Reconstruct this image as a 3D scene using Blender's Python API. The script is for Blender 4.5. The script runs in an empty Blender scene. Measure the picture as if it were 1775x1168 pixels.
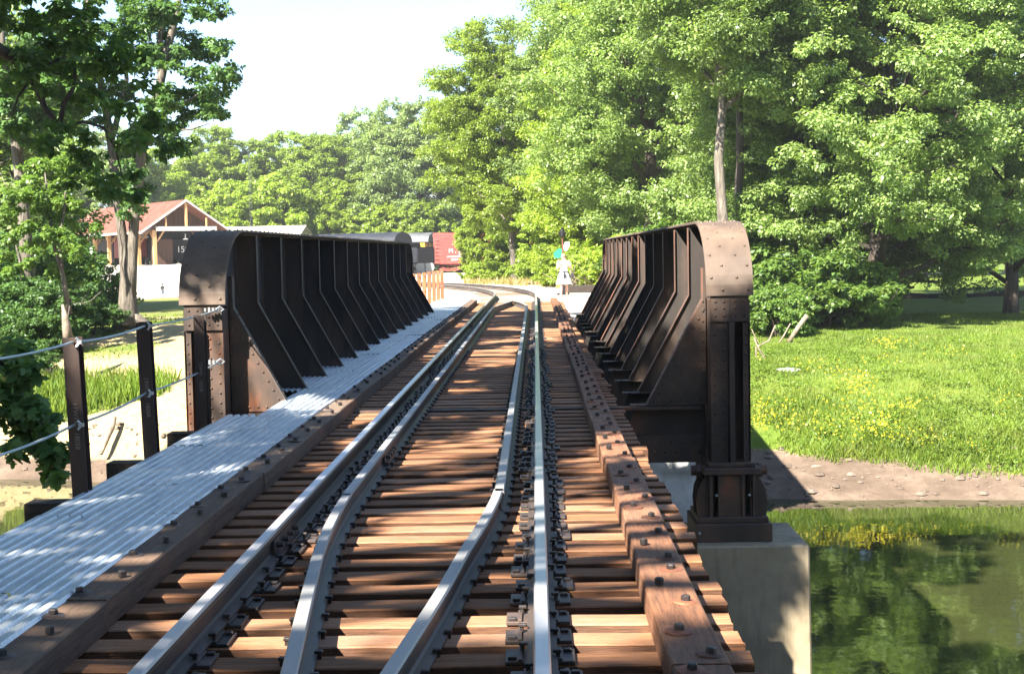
import bpy, bmesh, math, random
import numpy as np
from mathutils import Vector, Matrix
PI = math.pi
S = bpy.context.scene
COL = S.collection
# ------------------------------------------------------------------ camera, sky, sun, exposure
FPX = 2400.0
cam_d = bpy.data.cameras.new('camera'); cam = bpy.data.objects.new('camera', cam_d); COL.objects.link(cam)
cam_d.sensor_width = 36; cam_d.lens = FPX/1775*36; cam_d.clip_start = .05; cam_d.clip_end = 3000
ROLL = .018
_ux, _uy = 40.5+147*ROLL, 147-40.5*ROLL
_yaw = math.atan(_ux/FPX); _pit = math.atan(_uy/math.hypot(FPX, _ux))
cam.matrix_world = (Matrix.Translation((0, 0, 1.52)) @ Matrix.Rotation(_yaw, 4, 'Z') @
                    Matrix.Rotation(PI/2-_pit, 4, 'X') @ Matrix.Rotation(-ROLL, 4, 'Z'))
S.camera = cam
S.render.resolution_x, S.render.resolution_y = 1024, 673
S.view_settings.view_transform = 'Standard'; S.view_settings.look = 'None'
S.view_settings.exposure = 2.52; S.view_settings.gamma = 1; S.view_settings.use_curve_mapping = False
SUN_EL, SUN_AZ = math.radians(42), math.radians(36)     # azimuth: behind the camera, towards its left
TS = Vector((-math.sin(SUN_AZ)*math.cos(SUN_EL), -math.cos(SUN_AZ)*math.cos(SUN_EL), math.sin(SUN_EL)))
W = bpy.data.worlds.new('World'); S.world = W; W.use_nodes = True
nt = W.node_tree; bg = nt.nodes['Background']
sky = nt.nodes.new('ShaderNodeTexSky'); sky.sky_type = 'NISHITA'; sky.sun_disc = False
sky.sun_elevation = SUN_EL; sky.sun_rotation = math.atan2(TS.x, TS.y)
sky.air_density = .85; sky.dust_density = .15; sky.ozone_density = 3.0
nt.links.new(sky.outputs[0], bg.inputs[0]); bg.inputs[1].default_value = .066
sl = bpy.data.lights.new('sun', 'SUN'); sl.energy = 5.0; sl.angle = math.radians(.53); sl.color = (1, .93, .82)
so = bpy.data.objects.new('sun', sl); COL.objects.link(so); so.rotation_euler = TS.to_track_quat('Z', 'Y').to_euler(); so.location = (-30, -40, 50)

# ------------------------------------------------------------------ helpers
def tag(o, label=None, cat=None, group=None, kind=None):
    if label: o['label'] = label
    if cat: o['category'] = cat; o['kind'] = 'thing'
    if group: o['group'] = group
    if kind: o['kind'] = kind
    return o
def thing(name, label, cat, loc=(0, 0, 0), rz=0, group=None, scale=1):
    o = bpy.data.objects.new(name, None); o.empty_display_size = .1; COL.objects.link(o)
    o.location = loc; o.rotation_euler = (0, 0, rz); o.scale = (scale,)*3 if not isinstance(scale, tuple) else scale
    return tag(o, label, cat, group)
def link(name, me, m=None, parent=None, loc=None):
    if m is not None:
        if len(me.materials): me.materials.clear()
        for mm in (m if isinstance(m, (list, tuple)) else [m]): me.materials.append(mm)
    o = bpy.data.objects.new(name, me); COL.objects.link(o)
    if parent: o.parent = parent
    if loc: o.location = loc
    return o
def copy_tree(o, parent=None, **kw):
    kids = list(o.children); c = o.copy(); COL.objects.link(c); c.parent = parent
    for k in kids: copy_tree(k, c)
    return c
def place(root, loc, rz=0, scale=1, label=None, group=None):
    c = copy_tree(root); c.location = loc; c.rotation_euler = (0, 0, rz); c.scale = (scale,)*3 if not isinstance(scale, tuple) else scale
    if label: c['label'] = label
    if group: c['group'] = group
    return c
class MB:
    def __init__(s): s.v = []; s.f = []; s.mi = []; s.cur = 0
    def add(s, vs, fs):
        b = len(s.v); s.v += [tuple(v) for v in vs]
        for f in fs: s.f.append([b+i for i in f]); s.mi.append(s.cur)
        return s
    def box(s, x0, x1, y0, y1, z0, z1, M=None):
        vs = [(x, y, z) for z in (z0, z1) for x, y in ((x0, y0), (x1, y0), (x1, y1), (x0, y1))]
        if M is not None: vs = [M @ Vector(v) for v in vs]
        return s.add(vs, [(3, 2, 1, 0), (4, 5, 6, 7), (0, 1, 5, 4), (1, 2, 6, 5), (2, 3, 7, 6), (3, 0, 4, 7)])
    def beam(s, a, b, w, h, up=(0, 0, 1)):
        a, b = Vector(a), Vector(b); t = (b-a).normalized(); r = t.cross(Vector(up)).normalized(); u = r.cross(t)
        vs = [p+r*i*w/2+u*j*h/2 for p in (a, b) for i, j in ((-1, -1), (1, -1), (1, 1), (-1, 1))]
        return s.add(vs, [(0, 1, 2, 3), (7, 6, 5, 4), (0, 4, 5, 1), (1, 5, 6, 2), (2, 6, 7, 3), (3, 7, 4, 0)])
    def prism(s, poly, fn, a, b):
        """poly 2D, fn(p, t) -> 3D; extruded from t=a to t=b"""
        n = len(poly); vs = [fn(p, a) for p in poly]+[fn(p, b) for p in poly]
        return s.add(vs, [tuple(range(n))[::-1], tuple(range(n, 2*n))]+[(i, (i+1) % n, n+(i+1) % n, n+i) for i in range(n)])
    def tube(s, pts, rad, n=8, cap=True):
        pts = [Vector(p) for p in pts]; N = len(pts)
        if not isinstance(rad, (list, tuple)): rad = [rad]*N
        vs = []; up = None
        for i, p in enumerate(pts):
            t = (pts[min(i+1, N-1)]-pts[max(i-1, 0)]).normalized()
            if up is None:
                up = Vector((0, 0, 1)) if abs(t.z) < .9 else Vector((1, 0, 0))
            r = t.cross(up).normalized(); up = r.cross(t).normalized()
            vs += [p+(r*math.cos(2*PI*k/n)+up*math.sin(2*PI*k/n))*rad[i] for k in range(n)]
        fs = [(i*n+k, i*n+(k+1) % n, (i+1)*n+(k+1) % n, (i+1)*n+k) for i in range(N-1) for k in range(n)]
        if cap: fs += [tuple(range(n)), tuple(range((N-1)*n, N*n))[::-1]]
        return s.add(vs, fs)
    def lathe(s, prof, c=(0, 0, 0), n=16, sx=1, sy=1, a0=0, a1=2*PI):
        c = Vector(c); full = abs(a1-a0-2*PI) < 1e-6; m = n if full else n+1
        vs = [c+Vector((r*sx*math.cos(a0+(a1-a0)*k/n), r*sy*math.sin(a0+(a1-a0)*k/n), z)) for r, z in prof for k in range(m)]
        fs = [(i*m+k, i*m+(k+1) % m, (i+1)*m+(k+1) % m, (i+1)*m+k) for i in range(len(prof)-1) for k in range(n)]
        if full: fs += [tuple(range(m))[::-1], tuple(range((len(prof)-1)*m, len(prof)*m))]
        return s.add(vs, fs)
    def rivet(s, p, nrm, r=.018, h=None):
        """a low dome on a plate"""
        p = Vector(p); nrm = Vector(nrm).normalized(); h = h or r*.75
        a = nrm.orthogonal().normalized(); b = nrm.cross(a)
        vs = [p+(a*math.cos(k*PI/3)+b*math.sin(k*PI/3))*r for k in range(6)]+[p+nrm*h*.8+(a*math.cos(k*PI/3)+b*math.sin(k*PI/3))*r*.6 for k in range(6)]+[p+nrm*h]
        return s.add(vs, [(k, (k+1) % 6, 6+(k+1) % 6, 6+k) for k in range(6)]+[(6+k, 6+(k+1) % 6, 12) for k in range(6)])
    def mesh(s, name, smooth=False, bevel=0, seg=1):
        me = bpy.data.meshes.new(name); me.from_pydata(s.v, [], s.f)
        for i, p in enumerate(me.polygons): p.material_index = s.mi[i]
        if bevel or True:
            bm = bmesh.new(); bm.from_mesh(me)
            bmesh.ops.recalc_face_normals(bm, faces=bm.faces)
            if bevel: bmesh.ops.bevel(bm, geom=list(bm.edges), offset=bevel, segments=seg, affect='EDGES', profile=.6)
            bm.to_mesh(me); bm.free()
        if smooth: me.polygons.foreach_set('use_smooth', [True]*len(me.polygons))
        me.update(); return me
    def build(s, name, m, parent=None, loc=None, **kw): return link(name, s.mesh(name, **kw), m, parent, loc)
def rbox(x0, x1, y0, y1, z0, z1, bevel=.008): return MB().box(x0, x1, y0, y1, z0, z1).mesh('block', bevel=bevel)

# ------------------------------------------------------------------ materials
class N:
    def __init__(s, name):
        s.m = bpy.data.materials.new(name); s.m.use_nodes = True; s.t = s.m.node_tree
        s.p = s.t.nodes['Principled BSDF']
    def n(s, typ, **kw):
        x = s.t.nodes.new('ShaderNode'+typ)
        for k, v in kw.items(): setattr(x, k, v)
        return x
    def l(s, a, b): s.t.links.new(a, b)
    def set(s, node, **kw):
        for k, v in kw.items(): node.inputs[k.replace('_', ' ')].default_value = v
        return node
    def coord(s, stretch=(1, 1, 1), rnd=True, space='Object'):
        tc = s.n('TexCoord'); mp = s.n('Mapping'); s.l(tc.outputs[space], mp.inputs[0]); mp.inputs['Scale'].default_value = stretch
        if rnd:
            oi = s.n('ObjectInfo'); mu = s.n('Math', operation='MULTIPLY'); s.l(oi.outputs['Random'], mu.inputs[0]); mu.inputs[1].default_value = 57.3
            ad = s.n('VectorMath', operation='ADD'); s.l(mp.outputs[0], ad.inputs[0]); s.l(mu.outputs[0], ad.inputs[1]); return ad.outputs[0]
        return mp.outputs[0]
    def noise(s, vec, scale, detail=5, rough=.6, dist=0):
        x = s.n('TexNoise'); s.l(vec, x.inputs['Vector']); s.set(x, Scale=scale, Detail=detail, Roughness=rough, Distortion=dist); return x.outputs[0]
    def ramp(s, fac, stops):
        r = s.n('ValToRGB'); s.l(fac, r.inputs[0]); e = r.color_ramp.elements
        while len(e) < len(stops): e.new(.5)
        for i, (p, c) in enumerate(stops):
            e[i].position = p; e[i].color = (c, c, c, 1) if isinstance(c, (int, float)) else (*c, 1)
        return r.outputs[0]
    def mix(s, f, a, b, mode='MIX'):
        x = s.n('Mix', data_type='RGBA', blend_type=mode)
        for v, i in ((f, 0), (a, 6), (b, 7)):
            if isinstance(v, (int, float)): x.inputs[i].default_value = v
            elif isinstance(v, tuple): x.inputs[i].default_value = (*v, 1)
            else: s.l(v, x.inputs[i])
        return x.outputs[2]
    def bump(s, h, strength, dist=.01):
        b = s.n('Bump'); s.l(h, b.inputs['Height']); b.inputs['Strength'].default_value = strength; b.inputs['Distance'].default_value = dist
        s.l(b.outputs[0], s.p.inputs['Normal']); return b
    def base(s, c):
        if isinstance(c, tuple): s.p.inputs['Base Color'].default_value = (*c, 1)
        else: s.l(c, s.p.inputs['Base Color'])
    def var(s, c, amt=.3, sat=0):
        oi = s.n('ObjectInfo'); mr = s.n('MapRange'); s.l(oi.outputs['Random'], mr.inputs[0]); mr.inputs[3].default_value = 1-amt; mr.inputs[4].default_value = 1+amt
        h = s.n('HueSaturation'); s.l(c, h.inputs['Color']); s.l(mr.outputs[0], h.inputs['Value']); return h.outputs[0]
import colorsys
def ordinal(n): return '%d%s' % (n, 'th' if 10 <= n % 100 <= 20 else {1: 'st', 2: 'nd', 3: 'rd'}.get(n % 10, 'th'))
def simple(name, stops, scale=3, rough=.7, metal=0, stretch=(1, 1, 1), bump=.3, bdist=.01, bscale=None, var=.12, detail=6, spec=.5, dist=0):
    a = N(name); v = a.coord(stretch); f = a.noise(v, scale, detail, .62, dist)
    c = a.ramp(f, stops); a.base(a.var(c, var) if var else c)
    a.set(a.p, Roughness=rough, Metallic=metal); a.p.inputs['Specular IOR Level'].default_value = spec
    if bump: a.bump(a.noise(v, bscale or scale*6, 4), bump, bdist)
    return a.m
def flat(name, c, rough=.6, metal=0):
    return simple(name, [(.3, tuple(x*.85 for x in c)), (.7, tuple(min(1, x*1.1) for x in c))], 4, rough, metal, bump=.1, var=.05)
def wood_mat(name, dark, mid, light, grey, axis=0, var=.3, greymix=.5):
    a = N(name); st = [6, 6, 6]; st[axis] = .5
    v = a.coord(tuple(st)); g = a.noise(v, 5, 8, .7, .6)
    v2 = a.coord((1, 1, 1)); big = a.noise(v2, 1.7, 3)
    c = a.ramp(g, [(.28, dark), (.5, mid), (.72, light)])
    oi = a.n('ObjectInfo'); mu = a.n('Math', operation='MULTIPLY'); a.l(oi.outputs['Random'], mu.inputs[0]); mu.inputs[1].default_value = greymix*1.3
    w = a.n('Math', operation='MULTIPLY'); a.l(mu.outputs[0], w.inputs[0]); a.l(a.ramp(big, [(.35, .15), (.65, 1.)]), w.inputs[1])
    c = a.mix(w.outputs[0], c, grey)
    fine = a.noise(v, 22, 4, .7)
    c = a.mix(a.ramp(fine, [(.56, 0.), (.68, .75)]), c, dark)
    a.base(a.var(c, var)); a.set(a.p, Roughness=.78); a.p.inputs['Specular IOR Level'].default_value = .35
    a.bump(a.mix(.5, g, fine), .8, .012); return a.m
M = {}
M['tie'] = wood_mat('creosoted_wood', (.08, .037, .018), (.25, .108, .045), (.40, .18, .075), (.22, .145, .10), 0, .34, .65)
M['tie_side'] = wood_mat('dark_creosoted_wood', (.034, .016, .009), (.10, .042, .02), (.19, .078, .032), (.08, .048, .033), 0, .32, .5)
M['timber_r'] = wood_mat('rusty_timber', (.055, .026, .014), (.18, .078, .038), (.29, .13, .058), (.14, .088, .06), 1, .32, .5)
M['timber_l'] = wood_mat('brown_timber', (.045, .028, .018), (.13, .078, .05), (.19, .12, .075), (.13, .105, .08), 1, .18, .6)
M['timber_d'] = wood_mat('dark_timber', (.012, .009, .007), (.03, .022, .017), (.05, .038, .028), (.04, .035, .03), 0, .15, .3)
M['steel_dark'] = simple('dark_painted_steel', [(.3, (.015, .0125, .011)), (.48, (.030, .023, .019)), (.58, (.065, .042, .03)), (.7, (.045, .03, .022)), (.8, (.14, .055, .026))], 1.9, .62, 0, (1, 1, .2), .35, .004, 18, .1)
M['steel_rust'] = simple('weathered_steel', [(.25, (.06, .042, .031)), (.5, (.10, .069, .049)), (.68, (.145, .10, .07)), (.82, (.19, .08, .04))], 2.2, .66, 0, (1, 1, .5), .4, .004, 20, .1)
M['steel_mid'] = simple('brown_steel', [(.25, (.022, .015, .011)), (.46, (.042, .027, .02)), (.58, (.075, .043, .028)), (.72, (.19, .068, .03))], 2.4, .66, 0, (1, 1, .5), .4, .004, 20, .1)
M['steel_edge'] = simple('rusty_edge_steel', [(.25, (.055, .035, .027)), (.5, (.10, .055, .04)), (.7, (.22, .09, .045))], 3, .6, 0, (1, 1, .6), .3, .004, 20, .15)
M['post_rust'] = simple('rusted_post', [(.3, (.016, .010, .008)), (.5, (.030, .017, .013)), (.7, (.055, .028, .02))], 4, .7, 0, (1, 1, .4), .3, .003, 30, .1)
M['post_orange'] = simple('orange_rusted_post', [(.3, (.13, .045, .016)), (.5, (.20, .072, .026)), (.7, (.26, .105, .04))], 4, .8, 0, (1, 1, .4), .3, .003, 30, .1)
M['rail_side'] = simple('rail_steel', [(.3, (.03, .022, .018)), (.5, (.055, .041, .033)), (.7, (.10, .065, .042))], 3, .6, .1, (1, .15, 1), .25, .003, 30, .05)
M['rail_top'] = simple('polished_rail', [(.3, (.31, .305, .32)), (.5, (.39, .38, .39)), (.7, (.43, .40, .37))], 2, .3, .45, (1, .1, 1), .1, .001, 30, 0)
M['guard_top'] = simple('dull_rail', [(.3, (.18, .18, .178)), (.5, (.27, .267, .26)), (.7, (.31, .28, .24))], 3, .5, .25, (1, .2, 1), .25, .002, 40, 0)
M['guard_side'] = simple('dull_rail_side', [(.3, (.045, .04, .036)), (.5, (.075, .066, .058)), (.7, (.115, .085, .06))], 3, .55, .3, (1, .2, 1), .25, .003, 30, 0)
M['plate'] = simple('tie_plate_steel', [(.3, (.035, .028, .026)), (.55, (.075, .055, .047)), (.75, (.14, .085, .055))], 6, .55, .3, (1, 1, 1), .3, .003, 40, .3)
M['bolt'] = simple('bolt_steel', [(.3, (.02, .018, .018)), (.6, (.05, .04, .038)), (.8, (.10, .06, .04))], 10, .5, .4, var=.3)
M['washer'] = simple('rusted_washer', [(.3, (.07, .03, .018)), (.6, (.18, .062, .028)), (.8, (.32, .11, .04))], 10, .75, .0, var=.6)
M['zinc_bolt'] = flat('zinc_bolt', (.45, .48, .5), .4, .7)
M['cable'] = flat('galvanised_cable', (.42, .50, .52), .4, .6)
def galv():
    a = N('galvanised_deck'); v = a.coord((1, 1, 1)); f = a.noise(v, 5, 6)
    c = a.ramp(f, [(.3, (.48, .53, .57)), (.5, (.60, .645, .68)), (.7, (.70, .73, .75))])
    dirt = a.ramp(a.noise(a.coord((2.2, .5, 1)), 3.1, 7, .75), [(.55, 0.), (.75, .35)]); a.base(a.var(a.mix(dirt, c, (.38, .36, .33)), .10))
    w = a.n('TexWave', wave_type='BANDS', bands_direction='Y'); a.l(v, w.inputs['Vector']); a.set(w, Scale=14, Distortion=1.2, Detail=1)
    a.set(a.p, Metallic=.55, Roughness=.42); a.bump(w.outputs['Fac'], .5, .006); return a.m
M['galv'] = galv()
def concrete(name, c0, c1, c2, sc=1.3):
    a = N(name); v = a.coord((1, 1, 1), False); f = a.noise(v, sc, 8, .65)
    vs = a.coord((3, 3, .35), False); st = a.noise(vs, 2.2, 5, .6)
    c = a.ramp(f, [(.3, c0), (.5, c1), (.72, c2)]); c = a.mix(a.ramp(st, [(.52, 0.), (.7, .55)]), c, tuple(x*.45 for x in c0))
    a.base(c); a.set(a.p, Roughness=.85); a.bump(a.noise(v, 25, 5), .3, .006); return a.m
M['pier'] = concrete('pier_concrete', (.17, .135, .085), (.27, .22, .145), (.36, .30, .205))
M['pale_concrete'] = concrete('pale_concrete', (.36, .35, .33), (.52, .52, .50), (.66, .66, .64), 2.4)
M['abut'] = concrete('abutment_concrete', (.25, .24, .22), (.36, .34, .31), (.45, .43, .4))
def leaf(name, c1, c2, c3, trans=.42, rough=.42, patch=None):
    a = N(name); g = a.n('NewGeometry'); c = a.ramp(g.outputs['Random Per Island'], [(0, c1), (.5, c2), (1, c3)])
    v = a.coord((1, 1, 1), True, 'Object'); big = a.noise(v, .45, 2)
    hs = a.n('HueSaturation'); a.l(c, hs.inputs['Color']); a.l(a.ramp(big, [(.3, .78), (.7, 1.22)]), hs.inputs['Value'])
    c = hs.outputs[0]
    if patch: v3 = a.coord((1, 1, .2), False); c = a.mix(a.ramp(a.noise(v3, .55, 5, .7), [(.5, 0.), (.66, .6)]), c, patch)
    c = a.var(c, .13)
    d = a.n('BsdfDiffuse'); a.l(c, d.inputs[0]); t = a.n('BsdfTranslucent'); a.l(a.mix(1., c, (1.25, 1.3, .55), 'MULTIPLY'), t.inputs[0])
    gl = a.n('BsdfGlossy'); gl.inputs['Roughness'].default_value = rough; gl.inputs[0].default_value = (.9, .95, 1, 1)
    m1 = a.n('MixShader'); m1.inputs[0].default_value = trans; a.l(d.outputs[0], m1.inputs[1]); a.l(t.outputs[0], m1.inputs[2])
    m2 = a.n('MixShader'); m2.inputs[0].default_value = .022; a.l(m1.outputs[0], m2.inputs[1]); a.l(gl.outputs[0], m2.inputs[2])
    a.l(m2.outputs[0], a.t.nodes['Material Output'].inputs[0]); a.t.nodes.remove(a.p); return a.m
M['leaf_dark'] = leaf('shaded_maple_leaves', (.06, .125, .035), (.088, .165, .05), (.12, .21, .065), .45)  # leaf colour kept dark for the shade over left bank trees and shrubs
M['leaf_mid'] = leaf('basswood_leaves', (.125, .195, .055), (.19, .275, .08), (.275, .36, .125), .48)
M['leaf_yel'] = leaf('yellow_green_leaves', (.16, .24, .032), (.23, .32, .042), (.31, .38, .06), .48)
M['leaf_far'] = leaf('far_leaves', (.155, .23, .035), (.215, .30, .045), (.28, .36, .065), .48)
M['leaf_pale'] = leaf('pale_leaves', (.15, .22, .08), (.21, .285, .10), (.27, .35, .13), .45)
M['leaf_young'] = leaf('sapling_leaves', (.09, .17, .035), (.13, .22, .05), (.19, .27, .06), .5)
M['grass'] = leaf('grass_blades', (.075, .14, .010), (.12, .19, .014), (.18, .235, .026), .38, patch=(.20, .20, .04), rough=.6)
M['weed_leaf'] = leaf('broad_weeds', (.075, .14, .015), (.115, .185, .022), (.165, .225, .03), .4)
M['weeds'] = leaf('dry_weeds', (.30, .20, .09), (.26, .24, .07), (.36, .27, .13), .3)
M['flower'] = leaf('yellow_petals', (.55, .48, .03), (.62, .53, .03), (.45, .45, .04), .3)
M['bark'] = simple('grey_bark', [(.3, (.045, .037, .028)), (.5, (.11, .093, .073)), (.7, (.18, .157, .127))], 3, .9, 0, (3, 3, .5), 1, .05, 8, .1)
M['bark_dark'] = simple('dark_bark', [(.3, (.022, .017, .014)), (.5, (.05, .038, .03)), (.7, (.085, .065, .05))], 3, .9, 0, (3, 3, .5), 1, .05, 8, .1)
M['dead_dark'] = simple('shaded_dead_wood', [(.3, (.008, .007, .006)), (.7, (.025, .02, .016))], 4, .9, 0, bump=.5)  # dark dead wood, its colour taken darker still for tree shade
M['deadwood'] = simple('dead_wood', [(.3, (.10, .08, .055)), (.5, (.19, .15, .11)), (.7, (.28, .22, .17))], 4, .9, 0, (1, 1, 1), .5, .02, 10, .1)
# ------------------------------------------------------------------ the lie of the land (z = 0 is the top of the rails)
WATER = -4.08
def ss(a, b, x): t = np.clip((x-a)/(b-a), 0, 1); return t*t*(3-2*t)
def vnoise(x, y, seed=0):
    x = np.asarray(x, float); y = np.asarray(y, float); xi = np.floor(x).astype(np.int64); yi = np.floor(y).astype(np.int64); fx = x-xi; fy = y-yi
    fx = fx*fx*(3-2*fx); fy = fy*fy*(3-2*fy)
    def h(i, j):
        n = (i*374761393+j*668265263+seed*974711) & 0x7fffffff; n = ((n ^ (n >> 13))*1274126177) & 0x7fffffff; n = n ^ (n >> 16)
        return (n % 10007)/10007.0
    return (h(xi, yi)*(1-fx)+h(xi+1, yi)*fx)*(1-fy)+(h(xi, yi+1)*(1-fx)+h(xi+1, yi+1)*fx)*fy
def fbm(x, y, o=4, seed=0): return sum(vnoise(x*2**k, y*2**k, seed+k)*.5**k for k in range(o))/(2-.5**(o-1))-.5
def shore(x): return np.where(x < 5, 31.4-.28*x, 30.9-.11*(x-5))+.5*fbm(x*.35, x*0+3, 3, 5)
def track_x(y):
    """centre line of the track; it bends to the left past the bridge"""
    d = np.maximum(y-49.5, 0); return -.7525-np.where(d < 40, d*d/172., 40*40/172.+(d-40)*80/172.)
def ground(x, y):
    x = np.asarray(x, float); y = np.asarray(y, float); x, y = np.broadcast_arrays(x, y)
    d = y-shore(x)
    R = np.interp(d, [-14, -6, 0, .7, 2.4, 4.2, 8, 20, 28, 60, 200], [-6, -5.0, -4.08, -3.84, -3.40, -2.72, -2.02, -1.80, -1.72, -1.4, -1.2])
    L = np.interp(d, [-14, -6, 0, 1.2, 3.5, 7.5, 13, 58, 66, 78, 83, 200], [-6, -5.0, -4.08, -3.75, -2.5, -1.5, -.82, -1.32, -1.25, .72, .95, .95])
    Lr = np.interp(d, [-14, -6, 0, 1.2, 3.5, 7.5, 13, 58, 110, 200], [-6, -5.0, -4.08, -3.7, -2.4, -1.4, -.82, -.95, -.55, -.5])
    k = ss(-22, -30, x); L = L*k+Lr*(1-k)
    w = ss(3, -3, x); z = L*w+R*(1-w)
    # near bank
    nb = np.minimum(9-y, 40); nbl = np.where(x < -4, -2.3*x-y, -50)*.6
    n = np.maximum(nb, nbl); zn = np.where(n > 0, -4.08+np.minimum(n*.45, 2.6), -9)
    z = np.maximum(z, np.where(n > -3, np.where(n > 0, zn, -4.08+n*.6), -9))
    # railway embankment beyond the bridge
    tx = track_x(y); off = x-tx; wl = 3.2; wr = 4.0+np.clip((y-50)*.25, 0, 4)
    side = np.maximum(np.maximum(off-wr, -off-wl), 0)
    top = -.29+.085*ss(47.3, 48.0, y)-.0045*np.clip(y-50, 0, 60)
    e = top-side*.62-np.maximum(38.0-y, 0)*.9
    z = np.maximum(z, np.where(y > 30, e, -9))
    z = z+np.where(side > .1, 1, .12)*(.16*fbm(x*.5, y*.5, 4, 2)+.5*fbm(x*.08, y*.08, 2, 9)*ss(60, 120, y))*ss(0, 3, np.abs(d))
    # hills well beyond
    z = z+np.maximum(0, y-210)*.04+np.maximum(0, np.abs(x)-90)*.03
    return z
def G(x, y): return float(ground(x, y))
def steps(segs):
    out = []
    for a, b, s in segs: out += list(np.arange(a, b, s))
    return np.array(out+[segs[-1][1]])
gx = steps([(-420, -70, 14), (-70, -30, 2), (-30, 36, .45), (36, 80, 2.2), (80, 420, 17)])
gy = steps([(-90, 0, 6), (0, 24, 1.5), (24, 62, .4), (62, 130, 1.2), (130, 210, 5), (210, 700, 35)])
XX, YY = np.meshgrid(gx, gy); ZZ = ground(XX, YY)
nx, ny = len(gx), len(gy)
co = np.stack([XX, YY, ZZ], -1).reshape(-1, 3).astype(np.float32)
ii = np.arange(nx*ny).reshape(ny, nx)
quads = np.stack([ii[:-1, :-1], ii[:-1, 1:], ii[1:, 1:], ii[1:, :-1]], -1).reshape(-1, 4)
def np_mesh(name, co, faces, mats=None, smooth=False):
    """faces: (F, k) array"""
    me = bpy.data.meshes.new(name); F, k = faces.shape
    me.vertices.add(len(co)); me.vertices.foreach_set('co', np.asarray(co, np.float32).ravel())
    me.loops.add(F*k); me.loops.foreach_set('vertex_index', faces.astype(np.int32).ravel())
    me.polygons.add(F); me.polygons.foreach_set('loop_start', np.arange(0, F*k, k, dtype=np.int32))
    if smooth: me.polygons.foreach_set('use_smooth', np.ones(F, bool))
    me.update(calc_edges=True); return me
gm = np_mesh('ground', co, quads, smooth=True)
# what covers the ground where: r = grass, g = mud, b = pale gravel (dry soil where none)
def cover(x, y):
    z = ground(x, y); d = y-shore(x); off = x-track_x(y); n1 = fbm(x*.3, y*.3, 4, 21); n2 = fbm(x*.9, y*.9, 3, 31)
    near = y < 24
    mudtop = np.where(x > 0, np.interp(x, [3, 6, 11, 30], [2.7, 2.2, .9, .7]), 1.0)
    mud = ss(.5, -.3, d-mudtop-n1*1.2)
    grass = np.where(x > 2.4+np.clip(y-50, 0, 60)*.02, 1.0, 0)*ss(1.5, 3.2, np.abs(off)-2.2+n1*2)
    lg = ss(-.15, .12, n1+.05)*.6*np.where(x < -6, 1, 0)*ss(39, 44, y)*np.where(y < 56, 1, .25)
    patch = ss(1, -1, np.hypot((x+12.9)/2.2, (y-39.2)/1.3)*2-2+n2)*np.where(x < -5, 1, 0)
    grass = np.maximum(grass, np.maximum(lg, patch))
    bandw = ss(4.5, 8, np.abs(off)+n1*3)*ss(46, 60, y)*np.where(off > 0, 1, .7)
    grass = np.maximum(grass, bandw*.8)
    grav = ss(4.6, 3.4, np.abs(off+np.where(off > 0, -.6, 0))+n1*1.6)*np.where(y > 37, 1, 0)
    pal = ss(-23, -28, x)*ss(88, 94, y)*ss(165, 150, y)
    pal = np.maximum(pal, ss(-2, -8, x)*ss(70, 84, y)*ss(128, 118, y)*ss(-30, -20, -np.abs(x))*0)
    yard = ss(3, -5, x)*ss(84, 92, y)*ss(150, 140, y)
    grav = np.maximum(grav, np.maximum(pal, yard*.9)); grass = grass*(1-grav)
    far = ss(150, 165, y); grass = np.maximum(grass, far)
    grass = grass*(1-mud)
    return grass, mud, grav
gr, mu, gv = cover(co[:, 0].astype(float), co[:, 1].astype(float))
ca = gm.color_attributes.new('cover', 'FLOAT_COLOR', 'POINT')
ca.data.foreach_set('color', np.stack([gr, mu, gv, np.ones_like(gr)], -1).astype(np.float32).ravel())
def ground_mat():
    a = N('ground'); v = a.coord((1, 1, 1), False); at = a.n('Attribute', attribute_name='cover'); sp = a.n('SeparateColor'); a.l(at.outputs['Color'], sp.inputs[0])
    n1 = a.noise(v, .9, 8, .7); n2 = a.noise(v, 7, 6, .7); n3 = a.noise(v, 30, 3, .7)
    soil = a.ramp(n2, [(.3, (.20, .155, .075)), (.5, (.31, .245, .13)), (.7, (.40, .33, .20))])
    gras = a.mix(a.ramp(n1, [(.35, 0.), (.65, 1.)]), a.ramp(n2, [(.3, (.045, .085, .010)), (.7, (.09, .145, .016))]), a.ramp(n2, [(.3, (.09, .125, .015)), (.7, (.15, .18, .03))]))
    mud = a.ramp(n1, [(.3, (.065, .047, .034)), (.5, (.115, .083, .060)), (.7, (.18, .135, .10))])
    mud = a.mix(a.ramp(n2, [(.5, 0.), (.72, .5)]), mud, (.07, .05, .038))
    grav = a.mix(.35, a.ramp(n3, [(.35, (.36, .32, .27)), (.6, (.54, .49, .42))]), a.ramp(n1, [(.35, (.40, .33, .25)), (.65, (.56, .52, .46))]))
    def soft(x, sc=.9):
        m = a.n('Math', operation='ADD'); a.l(x, m.inputs[0]); s = a.n('MapRange'); a.l(n2, s.inputs[0]); s.inputs[3].default_value = -.45; s.inputs[4].default_value = .45
        a.l(s.outputs[0], m.inputs[1]); return a.ramp(m.outputs[0], [(.4, 0.), (.6, 1.)])
    c = a.mix(soft(sp.outputs[0]), soil, gras); c = a.mix(soft(sp.outputs[1]), c, mud); c = a.mix(soft(sp.outputs[2]), c, grav)
    a.base(c); a.set(a.p, Roughness=.92); a.p.inputs['Specular IOR Level'].default_value = .2
    a.bump(a.mix(.5, n2, n3), .7, .05); return a.m
go = link('ground', gm, ground_mat()); tag(go, kind='structure')
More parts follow.
